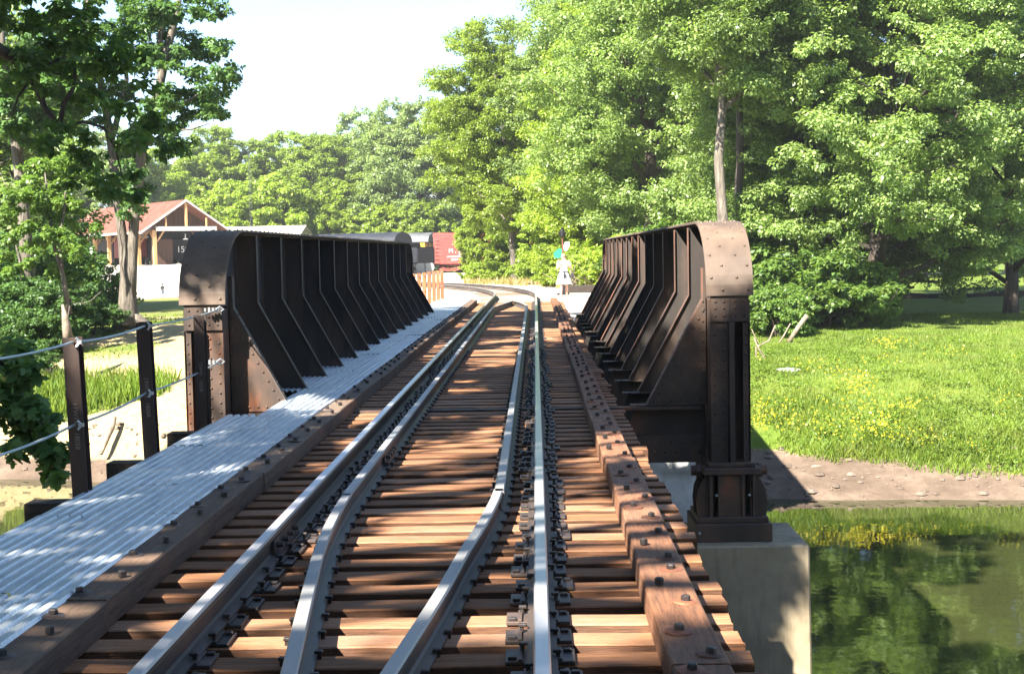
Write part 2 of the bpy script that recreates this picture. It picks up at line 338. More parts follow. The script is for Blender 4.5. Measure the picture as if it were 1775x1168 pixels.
def water_mat():
    a = N('river_water'); v = a.coord((1, .55, 1), False); v2 = a.coord((.25, .8, 1), False)
    a.base((.028, .032, .011)); a.set(a.p, Roughness=.035, IOR=1.5); a.p.inputs['Specular IOR Level'].default_value = .9
    mx = a.mix(.5, a.noise(v, 3.2, 3, .5), a.noise(v2, 2.0, 3, .5)); a.bump(mx, .09, .05); return a.m
wx, wy = np.meshgrid([-200, -60, -20, 0, 20, 60, 200], [-90, -10, 10, 25, 37, 46.])
wi = np.arange(42).reshape(6, 7)
wt = link('river_water', np_mesh('river_water', np.stack([wx, wy, np.full_like(wx, WATER, float)], -1).reshape(-1, 3), np.stack([wi[:-1, :-1], wi[:-1, 1:], wi[1:, 1:], wi[1:, :-1]], -1).reshape(-1, 4)), water_mat())
tag(wt, kind='structure')
# ------------------------------------------------------------------ grass, flowers and weeds
rs = np.random.RandomState(7)
def blades(x, y, h, w, lean=.35, z=None, rs=rs):
    n = len(x); z = ground(x, y)-.02 if z is None else z
    a = rs.uniform(0, 2*PI, n); d = np.stack([np.cos(a), np.sin(a), 0*a], -1); b = rs.uniform(0, 2*PI, n)
    l = np.stack([np.cos(b), np.sin(b), 0*b], -1)*(h*lean*rs.uniform(.2, 1, n))[:, None]
    p = np.stack([x, y, z], -1); up = np.zeros((n, 3)); up[:, 2] = h
    v = np.stack([p-d*w[:, None]/2, p+d*w[:, None]/2, p+up*.6+l*.5+d*w[:, None]*.3, p+up+l], 1).reshape(-1, 3)
    return v, np.arange(4*n).reshape(n, 4)
def scatter(n, x0, x1, y0, y1, mask):
    x = rs.uniform(x0, x1, n); y = rs.uniform(y0, y1, n); m = mask(x, y); return x[m], y[m]
def vis(x, y, m=1.5): return (np.abs(x) < .40*y+m)
# meadow on the right of the far bank
mt = lambda x: np.interp(x, [3, 6, 11, 30], [2.9, 2.5, 1.3, 1.0])
x, y = scatter(620000, 4.2, 29, 30, 64, lambda x, y: (y-shore(x) > mt(x)+1.6*fbm(x*.8, y*.8, 3, 4)+.5*(rs.uniform(0, 1, len(x))**2-.5)) & (x-track_x(y) > 6.2+fbm(x*.5, y*.5, 2, 8)*2) & vis(x, y))
cl = fbm(x*.55, y*.55, 4, 44); keep = rs.uniform(0, 1, len(x)) < np.clip(.6+1.4*cl, .15, 1)*np.clip(44/y, .3, 1.0)
x, y, cl = x[keep], y[keep], cl[keep]; edge = np.exp(-(y-shore(x)-mt(x))/3.5)
h = (.07+.26*np.clip(cl+.12, 0, 1)+.16*edge)*rs.uniform(.4, 1.25, len(x))
v, f = blades(x, y, h, rs.uniform(.014, .034, len(x)), .8)
tag(link('meadow_grass', np_mesh('meadow_grass', v, f), M['grass']), 'bright green meadow grass sloping down to the muddy river edge', 'grass', kind='stuff')
# yellow flowers
def petals(x, y, z, s):
    n = len(x); c = np.stack([x, y, z], -1); a = rs.normal(0, 1, (n, 3)); a /= np.linalg.norm(a, axis=1)[:, None]
    b = np.cross(a, rs.normal(0, 1, (n, 3))); b /= np.linalg.norm(b, axis=1)[:, None]; s = s[:, None]
    return np.stack([c+a*s, c+b*s, c-a*s, c-b*s], 1).reshape(-1, 3), np.arange(4*n).reshape(n, 4)
x, y = scatter(60000, 4.5, 22, 31.5, 44, lambda x, y: (y-shore(x) > mt(x)+.3) & (x-track_x(y) > 5.6) & vis(x, y))
k = fbm(x*.6, y*.6, 3, 77)+.34*np.exp(-((x-6.6)**2/8+(y-34.3)**2/4))+.22*np.exp(-(y-shore(x)-mt(x))/2)-.09; m = (k > .10) & (rs.uniform(0, 1, len(x)) < np.clip((k-.08)*1.7, 0, .8)); x, y = x[m], y[m]
v, f = petals(x, y, ground(x, y)+rs.uniform(.25, .62, len(x)), rs.uniform(.014, .034, len(x)))
tag(link('yellow_wildflowers', np_mesh('yellow_wildflowers', v, f), M['flower']), 'small yellow wildflowers massed along the grassy river edge', 'flowers', kind='stuff')
# grass on the left bank
x, y = scatter(90000, -19, -6, 33, 58, lambda x, y: (np.hypot((x+12.9)/2.6, (y-39.0)/1.4)+.6*fbm(x, y, 3, 12) < 1) & vis(x, y, 1))
v, f = blades(x, y, rs.uniform(.2, .6, len(x)), rs.uniform(.025, .05, len(x)), .5)
x, y = scatter(60000, -24, -5, 36, 58, lambda x, y: (cover(x, y)[0] > .4) & (rs.uniform(0, 1, len(x)) < .5) & vis(x, y, 1))
v2, f2 = blades(x, y, rs.uniform(.04, .13, len(x)), rs.uniform(.02, .05, len(x)), .8)
tag(link('bank_grass', np_mesh('bank_grass', np.concatenate([v, v2]), np.concatenate([f, f2+len(v)])), M['grass']), 'green grass tufts above the sandy bank behind the cable fence', 'grass', kind='stuff')
# broad leaved weeds in clumps at the river edge and through the meadow
wr_ = np.random.RandomState(33); cl_ = []
while len(cl_) < 750:
    a_ = wr_.uniform(5, 24); d_ = wr_.uniform(0, 1)**2.2*20+.1; b_ = float(shore(np.array(a_)))+float(mt(a_))+d_
    if abs(a_) > .40*b_+1 or fbm(np.array(a_*.5), np.array(b_*.5), 2, 61) < -.02: continue
    cl_.append((a_, b_, G(a_, b_)+.08, wr_.uniform(.1, .34)))
CL_WEEDS = np.array(cl_)
# dry weeds beside the curved track
def wd(x, y): o = x-track_x(y); return ((o > 4.2+fbm(x*.4, y*.4, 2, 3)*2.5) & (o < 10.5) & (y > 62) & (x > -.052*y)) | ((o > 3.2) & (o < 4.8) & (y > 38) & (y < 44)) | ((o < -5.5) & (o > -9) & (fbm(x*.3, y*.3, 2, 6) > 0) & (y > 50))
x, y = scatter(260000, -22, 12, 38, 108, lambda x, y: wd(x, y) & (fbm(x*.6, y*.6, 3, 91) > .0) & vis(x, y))
v, f = blades(x, y, rs.uniform(.1, .75, len(x))*(.45+2.2*np.clip(fbm(x*.5, y*.5, 3, 91), 0, 1)), rs.uniform(.03, .07, len(x)), .5)
tag(link('dry_weeds', np_mesh('dry_weeds', v, f), M['weeds']), 'dry brown and yellow weeds growing along the curved track', 'weeds', kind='stuff')
# stones and clods on the mud
def clods():
    b = MB(); r = random.Random(4)
    for _ in range(900):
        x = r.uniform(-20, 24); y = float(shore(np.array(x)))+r.uniform(.05, 2.8)
        if abs(x) > .41*y+1 or (x < 4 and x > -6): continue
        s = r.choice([.03, .04, .05, .07, .11])*r.uniform(.7, 1.3); z = G(x, y)
        pr = [(s*.6, -s*.3), (s, 0), (s*.7, s*.4), (s*.15, s*.55)]
        b.lathe(pr, (x, y, z), 6, r.uniform(.6, 1.4), r.uniform(.6, 1.4), r.uniform(0, 1), r.uniform(0, 1)+2*PI-1e-4)
    return b
tag(clods().build('mud_clods', simple('clod', [(.3, (.06, .043, .03)), (.7, (.17, .13, .10))], 1.5, .9, var=0)), 'small stones and clods of earth on the muddy banks', 'stones', kind='stuff')
# ------------------------------------------------------------------ the bridge
TC = -.7525
rr = random.Random(11)
TIE0, PITCH = 2.6, .31
NT = int((47.3-TIE0)/PITCH)+1
def spike_mesh():
    b = MB(); b.box(-.009, .009, -.009, .009, 0, .03); b.box(-.022, .014, -.014, .014, .028, .042); return b.mesh('spike', bevel=.003)
SPK = spike_mesh(); SPK.materials.append(M['bolt'])
def plate_mesh():
    b = MB(); b.box(-.145, .145, -.09, .09, 0, .016); b.box(-.092, -.072, -.09, .09, .016, .027); b.box(.072, .092, -.09, .09, .016, .027); return b.mesh('tie_plate', bevel=.002)
PLT = plate_mesh(); PLT.materials.append(M['plate'])
def tie_mesh(k):
    r = random.Random(k); b = MB(); n = 14; L = 1.64; prof = [(-.09, -.245), (.09, -.245), (.09, -.006), (.084, 0), (-.084, 0), (-.09, -.006)]
    vs = []
    for i in range(n+1):
        x = -L+2*L*i/n; jy = r.uniform(-.003, .003); jz = r.uniform(-.003, .002)
        for (py, pz) in prof: vs.append((x+(r.uniform(-.006, .006) if i in (0, n) else 0), py+jy+r.uniform(-.002, .002), pz+(jz if pz > -.1 else 0)))
    m = len(prof); fs = [(i*m+j, i*m+(j+1) % m, (i+1)*m+(j+1) % m, (i+1)*m+j) for i in range(n) for j in range(m)]+[tuple(range(m)), tuple(range(n*m, (n+1)*m))[::-1]]
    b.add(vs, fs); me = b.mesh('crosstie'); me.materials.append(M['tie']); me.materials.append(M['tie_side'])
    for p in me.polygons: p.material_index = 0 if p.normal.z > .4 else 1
    return me
TIES = [tie_mesh(k) for k in range(6)]
for i in range(NT):
    y = TIE0+i*PITCH+rr.uniform(-.012, .012); near = y < 24
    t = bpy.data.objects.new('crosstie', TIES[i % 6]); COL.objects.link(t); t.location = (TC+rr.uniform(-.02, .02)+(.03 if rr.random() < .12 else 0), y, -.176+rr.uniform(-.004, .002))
    t.rotation_euler = (rr.uniform(-.01, .01), 0, rr.uniform(-.003, .003)+(PI if i % 2 else 0))
    k_ = i-9
    tag(t, ('weathered brown timber tie under the rails, %s up from the bottom edge of the picture' % ordinal(k_+1)) if k_ >= 0 else 'weathered brown timber tie below the bottom edge of the picture, %s down' % ordinal(-k_), 'railway tie', 'timber ties across the bridge deck')
    for rx in (-.7525, .7525):
        p = link('tie_plate', PLT, None, t); p.location = (rx+rr.uniform(-.006, .006), rr.uniform(-.012, .012), .002)
        if near:
            for sx, sy in ((-1, .05), (1, -.05)):
                for q in ((sx, sy), (sx*1.62, -sy)):
                    s = link('spike', SPK, None, p); s.location = (q[0]*.074, q[1]+rr.uniform(-.01, .01), .016 if abs(q[0]) < 1.2 else -.012); s.rotation_euler = (0, 0, 0 if sx > 0 else PI)
    if near:
        flip = -1 if i % 2 else 1
        for gxw in (lambda yy: float(np.interp(yy, [0, 3.2, 5.04, 6.0, 7.15, 7.94, 8.8, 9.9], [-.76, -.78, -.943, -1.045, -1.16, -1.215, -1.245, -1.25])),
                    lambda yy: float(np.interp(yy, [0, 3.2, 5.02, 6.24, 7.16, 7.95, 8.92, 10], [-.74, -.72, -.573, -.462, -.394, -.325, -.27, -.26]))):
            if y < 3.3: continue
            for sd in (-1, 1):
                s = link('spike', SPK, None, t); s.location = (flip*(gxw(y)+sd*.072-t.location.x), flip*(.045*sd+rr.uniform(-.01, .01)), -.006); s.rotation_euler = (0, 0, (0 if sd*flip > 0 else PI))
# rails
RP = [(-.064, 0), (.064, 0), (.064, .010), (.018, .024), (.008, .036), (.008, .100), (.030, .114), (.033, .122), (.033, .142), (.026, .153), (-.026, .153), (-.033, .142), (-.033, .122), (-.030, .114), (-.008, .100), (-.008, .036), (-.018, .024), (-.064, .010)]
def sweep_rail(pts, z0):
    b = MB(); pts = [Vector(p) for p in pts]; n = len(RP); vs = []
    for i, p in enumerate(pts):
        t = (pts[min(i+1, len(pts)-1)]-pts[max(i-1, 0)]); t.z = 0; t.normalize(); r = Vector((t.y, -t.x, 0))
        vs += [p+r*q[0]+Vector((0, 0, z0+q[1])) for q in RP]
    b.v = [tuple(v) for v in vs]
    for i in range(len(pts)-1):
        for j in range(n):
            b.f.append([i*n+j, i*n+(j+1) % n, (i+1)*n+(j+1) % n, (i+1)*n+j]); b.mi.append(1 if j in (8, 9, 10) else 0)
    b.f += [list(range(n)), list(range((len(pts)-1)*n, len(pts)*n))[::-1]]; b.mi += [0, 0]; return b
def catmull(ctrl, step=.12):
    out = []; P = [ctrl[0]]+list(ctrl)+[ctrl[-1]]
    for i in range(1, len(P)-2):
        p0, p1, p2, p3 = [np.array(P[j], float) for j in (i-1, i, i+1, i+2)]; n = max(1, int(np.linalg.norm(p2-p1)/step))
        for k in range(n):
            t = k/n; out.append(tuple(.5*((2*p1)+(-p0+p2)*t+(2*p0-5*p1+4*p2-p3)*t*t+(-p0+3*p1-3*p2+p3)*t**3)))
    out.append(tuple(P[-1])); return out
def joint(parent, x, y, side):
    b = MB(); b.box(x+side*.010, x+side*.030, y-.33, y+.33, -.135, -.048)
    b.box(x+side*.028, x+side*.058, y-.33, y+.33, -.137, -.122)
    for k in range(4):
        c = Vector((x+side*.03, y-.24+.16*k, -.088)); b.tube([c, c+Vector((side*.035, 0, 0))], .017, 6)
    b.build('joint_bar', M['plate'], parent)
ys = [2.3, 10, 20, 30, 40, 49.5]+list(np.arange(51, 128, 1.5))
for off, lab in ((-.7525, 'polished left running rail, its head shining along the corrugated walkway side'), (.7525, 'polished right running rail, dead straight along the right hand tie plates')):
    pts = []
    for y in ys:
        tx = float(track_x(y)); dx = float(track_x(y+.5)-track_x(y-.5)); nrm = Vector((1, -dx)).normalized()
        pts.append((tx+nrm.x*off, y+nrm.y*off, float(-.0045*np.clip(y-50, 0, 60))-.155))
    o = sweep_rail(pts, 0).build('running_rail', [M['rail_side'], M['rail_top']]); tag(o, lab, 'rail', 'rails of the track over the bridge')
    for yj in ((7.9, 19.4, 31) if off < 0 else (14.2, 26)): joint(o, TC+off, yj, 1 if off < 0 else -1)
gl = catmull([(-.76, 3.0), (-.80, 3.6), (-.943, 5.04), (-1.045, 6.0), (-1.16, 7.15), (-1.215, 7.94), (-1.245, 8.8), (-1.25, 10), (-1.24, 20), (-1.24, 30), (-1.24, 38.2), (-1.17, 40), (-.95, 42.4), (-.76, 44.5)])
gr_ = catmull([(-.745, 3.0), (-.71, 3.6), (-.573, 5.02), (-.462, 6.24), (-.394, 7.16), (-.325, 7.95), (-.27, 8.92), (-.26, 10), (-.265, 20), (-.265, 30), (-.27, 39.2), (-.31, 40.8), (-.50, 43), (-.73, 44.5)])
o = sweep_rail([(x, y, -.172) for x, y in gl], 0).build('guard_rail', [M['guard_side'], M['guard_top']]); tag(o, 'dull grey inner guard rail bending beside the left running rail', 'guard rail', 'rails of the track over the bridge')
joint(o, -1.25, 11.2, 1)
o = sweep_rail([(x, y, -.172) for x, y in gr_], 0).build('guard_rail', [M['guard_side'], M['guard_top']]); tag(o, 'dull grey inner guard rail bending beside the right running rail', 'guard rail', 'rails of the track over the bridge')
joint(o, -.262, 11.0, -1)
# guard timbers
def bolt_mesh(washer):
    b = MB()
    if washer: b.lathe([(.058, 0), (.055, .006), (.03, .010)], n=12)
    b.lathe([(.022, .008), (.022, .03), (.018, .034)], n=6); return b.mesh('bolt')
BW, BN = bolt_mesh(True), bolt_mesh(False)
def washer_only(): b = MB(); b.lathe([(.06, 0), (.057, .007), (.032, .011)], n=14); return b.mesh('washer')
def head_only(): b = MB(); b.lathe([(.021, 0), (.021, .026), (.016, .031)], n=6); return b.mesh('bolt')
WM, HM = washer_only(), head_only(); WM.materials.append(M['washer']); HM.materials.append(M['bolt']); WM2 = washer_only(); WM2.materials.append(M['plate'])
def guard_timber(x0, y0, y1, m, label, grp):
    j = rr.uniform(-.008, .008); dz = rr.uniform(-.004, .004); L = y1-y0
    b = MB(); n = max(2, int(L/.5)); w = .112; prof = [(-w, -.135), (w, -.135), (w, -.008), (w-.008, 0), (-w+.008, 0), (-w, -.008)]; vs = []
    for i in range(n+1):
        q = rr.uniform(-.004, .004)
        for a, c in prof: vs.append((a+q, .004+(L-.008)*i/n, c+rr.uniform(-.002, .002)))
    mm = len(prof); b.add(vs, [(i*mm+k, i*mm+(k+1) % mm, (i+1)*mm+(k+1) % mm, (i+1)*mm+k) for i in range(n) for k in range(mm)]+[tuple(range(mm)), tuple(range(n*mm, (n+1)*mm))[::-1]])
    o = b.build('guard_timber', m, loc=(x0+j, y0, -.04+dz)); tag(o, label, 'guard timber', grp)
    k = 0; y = y0+.12
    while y < y1-.05 and y < 40:
        sd = -1 if k % 2 else 1; px = sd*.045*(1 if x0 > 0 else -1)+rr.uniform(-.01, .01)
        h = link('bolt', HM, None, o); h.location = (px, y-y0, .006 if k % 2 else 0); h.rotation_euler = (rr.uniform(-.1, .1), rr.uniform(-.1, .1), rr.uniform(0, 1))
        if k % 2 == 0 or rr.random() < .25:
            ws = link('washer', WM if x0 > 0 else WM2, None, h); ws.location = (0, 0, -.004)
        y += PITCH*(1 if rr.random() < .8 else 1.6); k += 1
    return o
RB = [2.4, 5.15, 6.85, 7.9, 10.4, 12.6, 15.1, 18.4, 21.4, 25, 28.6, 32, 36, 40, 43.6, 47.3]
LB = [2.4, 6.25, 9.9, 13.9, 17.6, 21.3, 25, 29, 33, 37, 41.5, 46.6]
near_r = {0: 'orange topped guard timber at the bottom edge of the picture beside the tie ends', 1: 'dark cracked guard timber second from the bottom, right of the rails', 2: 'short orange and brown guard timber in a sun patch, right of the rails', 3: 'darker guard timber just past the short orange one, right of the rails', 4: 'sunlit tan guard timber beside the bearing and pier', 5: 'shaded guard timber level with the end post of the right girder'}
near_l = {0: 'dark brown guard timber at the bottom, edging the corrugated walkway', 1: 'brown guard timber edging the walkway, second from the bottom', 2: 'brown guard timber edging the walkway level with the two rusty posts', 3: 'brown guard timber edging the walkway where it steps in beside the girder'}
for i in range(len(RB)-1): guard_timber(.602, RB[i], RB[i+1], M['timber_r'], near_r.get(i, 'brown guard timber on the right tie ends, %s from the bottom of the picture' % ordinal(i+1)), 'guard timbers along the right of the track')
for i in range(len(LB)-1): guard_timber(-2.10, LB[i], LB[i+1], M['timber_l'], near_l.get(i, 'brown guard timber between walkway and left rail, %s from the bottom of the picture' % ordinal(i+1)), 'guard timbers along the walkway')
# corrugated walkway planks
def plank_mesh(w, L, seed):
    r = random.Random(seed); b = MB(); nr = round(w/.072); p = w/nr; pr = []
    for k in range(nr): pr += [(k*p, -.022), (k*p+p*.22, -.022), (k*p+p*.36, 0), (k*p+p*.86, 0)]
    pr += [(w-.001, -.022)]; n = 2; vs = []
    for i in range(n+1): vs += [(x, L*i/n, z+r.uniform(-.0015, .0015)) for x, z in pr]
    m = len(pr); b.add(vs, [(i*m+k, i*m+k+1, (i+1)*m+k+1, (i+1)*m+k) for i in range(n) for k in range(m-1)])
    b.box(0, .004, 0, L, -.045, -.023); b.box(w-.005, w-.001, 0, L, -.045, -.023); me = b.mesh('walkway_plank'); me.materials.append(M['galv']); return me
def walk(x0, w, y0, y1, L, lab):
    y = y0; k = 0
    while y < y1-.02:
        k += 1; label = lab+', %s along' % ordinal(k)
        l = min(L, y1-y); o = link('walkway_plank', plank_mesh(w, l-.012, int(y*10))); o.location = (x0+rr.uniform(-.003, .003), y, -.024+rr.uniform(-.008, .006)); o.rotation_euler = (rr.uniform(-.0025, .0025), 0, rr.uniform(-.0012, .0012))
        tag(o, label, 'walkway plank', 'corrugated steel planks of the walkway'); y += l
walk(-2.475, .29, 2.2, 47.6, 3.05, 'corrugated steel plank in the walkway row that touches the guard timbers')
walk(-2.775, .296, 3.3, 47.6, 3.05, 'corrugated steel plank in the middle row of the walkway')
walk(-3.075, .296, 2.2, 13.5, 3.05, 'corrugated steel plank in the outer walkway row before the girder')
walk(-3.04, .26, 15.9, 36.8, 3.18, 'corrugated steel plank between the ribs of the left girder')
walk(-3.33, .55, 36.9, 47.8, 3.05, 'wide sunlit walkway plank beyond the left girder')
# outriggers that carry the walkway and the fence
for y in (4.3, 6.15, 8.0, 9.85, 11.75, 13.7):
    lab = {9.85: 'dark timber beam end sticking out under the walkway, lowest one by the water', 11.75: 'dark timber beam end sticking out beside the second rusty post', 13.7: 'dark timber beam end sticking out at the foot of the left girder'}.get(y, 'dark timber beam under the walkway, %s from its near end' % ordinal(int((y-4.3)/1.8)+1))
    o = link('support_beam', rbox(-.62, .62, -.10, .10, -.075, .075, .006), M['timber_d']); o.location = (-3.07, y, -.285); tag(o, lab, 'support beam', 'timber beams under the walkway')
# stringers
for x, lab in ((-1.5, 'dark steel stringer below the left rail'), (0.0, 'dark steel stringer below the right rail')):
    b = MB(); b.box(-.15, .15, 1, 37.6, -.46, -.43); b.box(-.008, .008, 1, 37.6, -.86, -.46); b.box(-.15, .15, 1, 37.6, -.89, -.86)
    tag(b.build('stringer', M['steel_dark'], loc=(x, 0, 0)), lab, 'steel beam', 'steel stringers under the ties')
# plate girders
STF = [16.2+1.56*i for i in range(13)]
GY0, GY1 = 14.5, 37.0
def girder(xc, s, label, m_in, m_cov, m_edge):
    t = thing('plate_girder', label, 'girder', (xc, GY0, 0), 0, 'steel plate girders of the bridge'); Y = lambda y: y-GY0; X = lambda u: s*u
    R = 1.0; RZ = .76; ZT = 1.80; ZB = -.72; L = GY1-GY0
    arc0 = [(R-R*math.sin(a), ZT-RZ+RZ*math.cos(a)) for a in np.linspace(PI/2, 0, 13)]       # near end, going up
    arc1 = [(L-R+R*math.sin(a), ZT-RZ+RZ*math.cos(a)) for a in np.linspace(0, PI/2, 13)]
    poly = [(.02, ZB)]+[(y+.02*(1 if y < R else 0), z-.01) for y, z in arc0]+[(y-.02*(1 if y > L-R else 0), z-.01) for y, z in arc1]+[(L-.02, ZB)]
    b = MB(); b.prism(poly, lambda p, q: (q, p[0], p[1]), -.007, .007)
    for y in np.arange(.9, L-.5, 1.59): b.box(-.18*1 if s > 0 else .01, -.01 if s > 0 else .18, y-.006, y+.006, ZB+.02, ZT-.02)
    for y in np.arange(1.0, L-.6, .155):                                              # rivets of the flange angle
        for z in (ZT-.07,): b.rivet((s*.017, y, z), (s, 0, 0), .016)
    b.box(min(s*.007, s*.016), max(s*.007, s*.016), R, L-R, ZT-.15, ZT-.012); b.build('web', m_in, t)
    # cover plate wrapped over the top and both ends
    path = [(0, 1.03)]+arc0+arc1+[(L, 1.03)]; b = MB(); W_ = .245; th = .022; vs = []
    n_ = len(path)
    for i, (y, z) in enumerate(path):
        a = Vector(path[max(i-1, 0)]); c = Vector(path[min(i+1, n_-1)]); d = (c-a).normalized(); nn = Vector((-d.y, d.x))
        for u, o_ in ((-W_, 0), (W_, 0), (W_, th), (-W_, th)): vs.append((u, y+nn.x*o_, z+nn.y*o_))
    b.add(vs, [(i*4+k, i*4+(k+1) % 4, (i+1)*4+(k+1) % 4, (i+1)*4+k) for i in range(n_-1) for k in range(4)]+[(0, 1, 2, 3), tuple(range(4*n_-4, 4*n_))[::-1]])
    # rivets follow the plate
    dist = 0; step = .128; nxt = .06; k = 0
    for i in range(n_-1):
        a = Vector(path[i]); c = Vector(path[i+1]); l = (c-a).length; d = (c-a)/l; nn = Vector((-d.y, d.x))
        while nxt < dist+l:
            q = a+d*(nxt-dist)+nn*th
            for u in ((-.19, .075) if k % 2 else (-.075, .19)) if (q.x < 4) else ((-.19, .19) if k % 2 else ()): b.rivet((u, q.x, q.y), (0, nn.x, nn.y), .019, .016)
            if q.x < 2 and k % 2 == 0: b.rivet((-.19*1, q.x+nn.x*0, q.y), (0, nn.x, nn.y), .001)
            nxt += step; k += 1
        dist += l
    b.build('cover_plate', m_cov, t)
    # end posts
    for e, sg in ((0, 1), (L, -1)):
        P = lambda y: e+sg*y; b = MB()
        def bx(x0, x1, y0, y1, z0, z1): b.box(min(X(x0), X(x1)), max(X(x0), X(x1)), min(P(y0), P(y1)), max(P(y0), P(y1)), z0, z1)
        bx(-.20, .20, .002, .022, .76, 1.028); bx(-.002, .002, -.004, .001, .77, 1.02)
        bx(-.215, .215, .30, .32, ZB, 1.0)                      # recessed plate
        bx(-.215, -.195, .03, .30, ZB, .98); bx(.02, .20, .03, .045, ZB, .755); bx(.185, .2, .045, .30, ZB, .98)
        bx(-.045, .01, -.03, .05, ZB, .757); bx(-.012, .012, .05, .30, ZB, .98); bx(-.21, -.14, .03, .045, ZB, .75)
        for z in np.arange(ZB+.08, .72, .105):
            b.rivet((X(.155), P(.03), z), (0, -sg, 0), .016); b.rivet((X(.06), P(.03), z+.05), (0, -sg, 0), .016); b.rivet((X(-.175), P(.03), z), (0, -sg, 0), .014)
        for z in (.82, .90, .97):
            for u in (-.15, -.06, .06, .15): b.rivet((X(u), P(.002), z), (0, -sg, 0), .016)
        b.build('end_post', M['steel_mid'] if e == 0 else m_in, t)
        # knee gusset
        poly = [(.205, -.12), (.98, -.12) if False else (.835, -.12), (.245, .985), (.245, 1.5), (.22, 1.5), (.205, 1.0)] if False else [(.202, -.14), (.85, -.14), (.243, .985), (.243, 1.32), (.202, 1.32)]
        b = MB(); b.prism(poly, lambda p, q: (X(p[0]), P(q), p[1]), .30, .314)
        d = Vector((.243-.85, .985+.14)).normalized()
        for k in range(11):
            q = Vector((.85, -.14))+d*(.06+k*.112); b.rivet((X(q.x-.05), P(.30), q.y-.02), (0, -sg, 0), .017)
        for k in range(6): b.rivet((X(.78-.095*k), P(.30), -.09), (0, -sg, 0), .016)
        for k in range(10): b.rivet((X(.245), P(.30), .02+k*.105), (0, -sg, 0), .016)
        for k in range(3): b.rivet((X(.36), P(.30), .05+k*.2), (0, -sg, 0), .014)
        g = b.build('gusset_plate', M['steel_mid'] if e == 0 else m_in, t)
        b = MB(); q0 = Vector((.85, -.14)); q1 = Vector((.243, .985))
        b.beam((X(q0.x), P(.355), q0.y), (X(q1.x), P(.355), q1.y), .085, .010, (0, 1, 0)) if False else b.prism([(.85, -.14), (.243, .985), (.243, 1.32), (.255, 1.32), (.255, .99), (.862, -.14)], lambda p, q: (X(p[0]), P(q), p[1]), .30, .395)
        for k in range(9):
            q = q0+(q1-q0)*(.06+k*.108); nn = Vector((1.125, .607)).normalized(); b.rivet((X(q.x+.011), P(.345), q.y), (X(nn.x), 0, nn.y), .018)
        b.build('gusset_angle', m_edge, g)
    # slanting stiffeners
    for y in STF:
        b = MB(); y = Y(y); poly = [(.012, -.70), (.70, -.70), (.835, -.12), (.24, .985), (.24, ZT-.03), (.012, ZT-.03)]
        b.prism(poly, lambda p, q: (X(p[0]), y+q, p[1]), -.006, .006); st = b.build('stiffener', m_in, t)
        b = MB(); b.prism([(.835, -.12), (.24, .985), (.24, ZT-.03), (.250, ZT-.03), (.250, .988), (.846, -.12)], lambda p, q: (X(p[0]), y+q, p[1]), -.045, .030)
        b.build('edge_angle', m_edge, st)
    b = MB(); b.box(-.24, .24, .32, L-.32, ZB-.022, ZB); b.box(-.12, .12, .32, L-.32, ZB, ZB+.016); b.build('bottom_flange', m_in, t)
    return t
M['edge_l'] = simple('dark_edge_steel', [(.25, (.04, .032, .028)), (.5, (.065, .05, .042)), (.7, (.10, .06, .045))], 3, .6, 0, (1, 1, .6), .3, .004, 20, .1)
girder(-3.51, 1, 'dark riveted plate girder with slanting ribs along the corrugated walkway', M['steel_dark'], M['steel_rust'], M['edge_l'])
girder(2.02, -1, 'rust brown riveted plate girder standing on the concrete pier over the water', M['steel_dark'], M['steel_rust'], M['steel_edge'])
# floor beams between the girders
def floor_beam(y, end):
    b = MB(); zt = -.155
    b.box(-1.75, 1.75, -.006, .006, -.74, -.47)
    for s in (-1, 1):
        b.prism([(1.70, -.74), (2.55, -.74), (2.55, zt), (1.80, zt), (1.70, -.47)], lambda p, q: (s*p[0], q, p[1]), -.0055, .0055)
        x0, x1 = sorted((s*1.74, s*2.54)); b.box(x0, x1, -.085, .085, zt, zt+.014)
        for k in range(6): b.rivet((s*(1.82+k*.12), -.06, zt+.014), (0, 0, 1), .016); b.rivet((s*(1.86+k*.12), .06, zt+.014), (0, 0, 1), .016)
    b.box(-2.54, 2.54, -.10, .10, -.765, -.741)
    if end:
        b.box(-2.5, 2.5, -.10, -.0065, -.74, -.46); b.box(-2.5, 2.5, -.13, -.0065, -.19, -.157)
        for k in range(40):
            b.rivet((-2.45+k*.125, -.10, -.54), (0, -1, 0), .02); b.rivet((-2.39+k*.125, -.10, -.65), (0, -1, 0), .02)
    return b
for i, y in enumerate([14.92]+STF+[36.6]):
    o = floor_beam(y, i == 0).build('floor_beam', M['steel_mid'] if i == 0 else M['steel_dark'], loc=(-.745, y, 0))
    tag(o, 'riveted end floor beam joining the feet of the two girders' if i == 0 else 'dark steel floor beam meeting the right girder at its %s rib from the near end' % ordinal(i), 'floor beam', 'steel floor beams of the bridge')
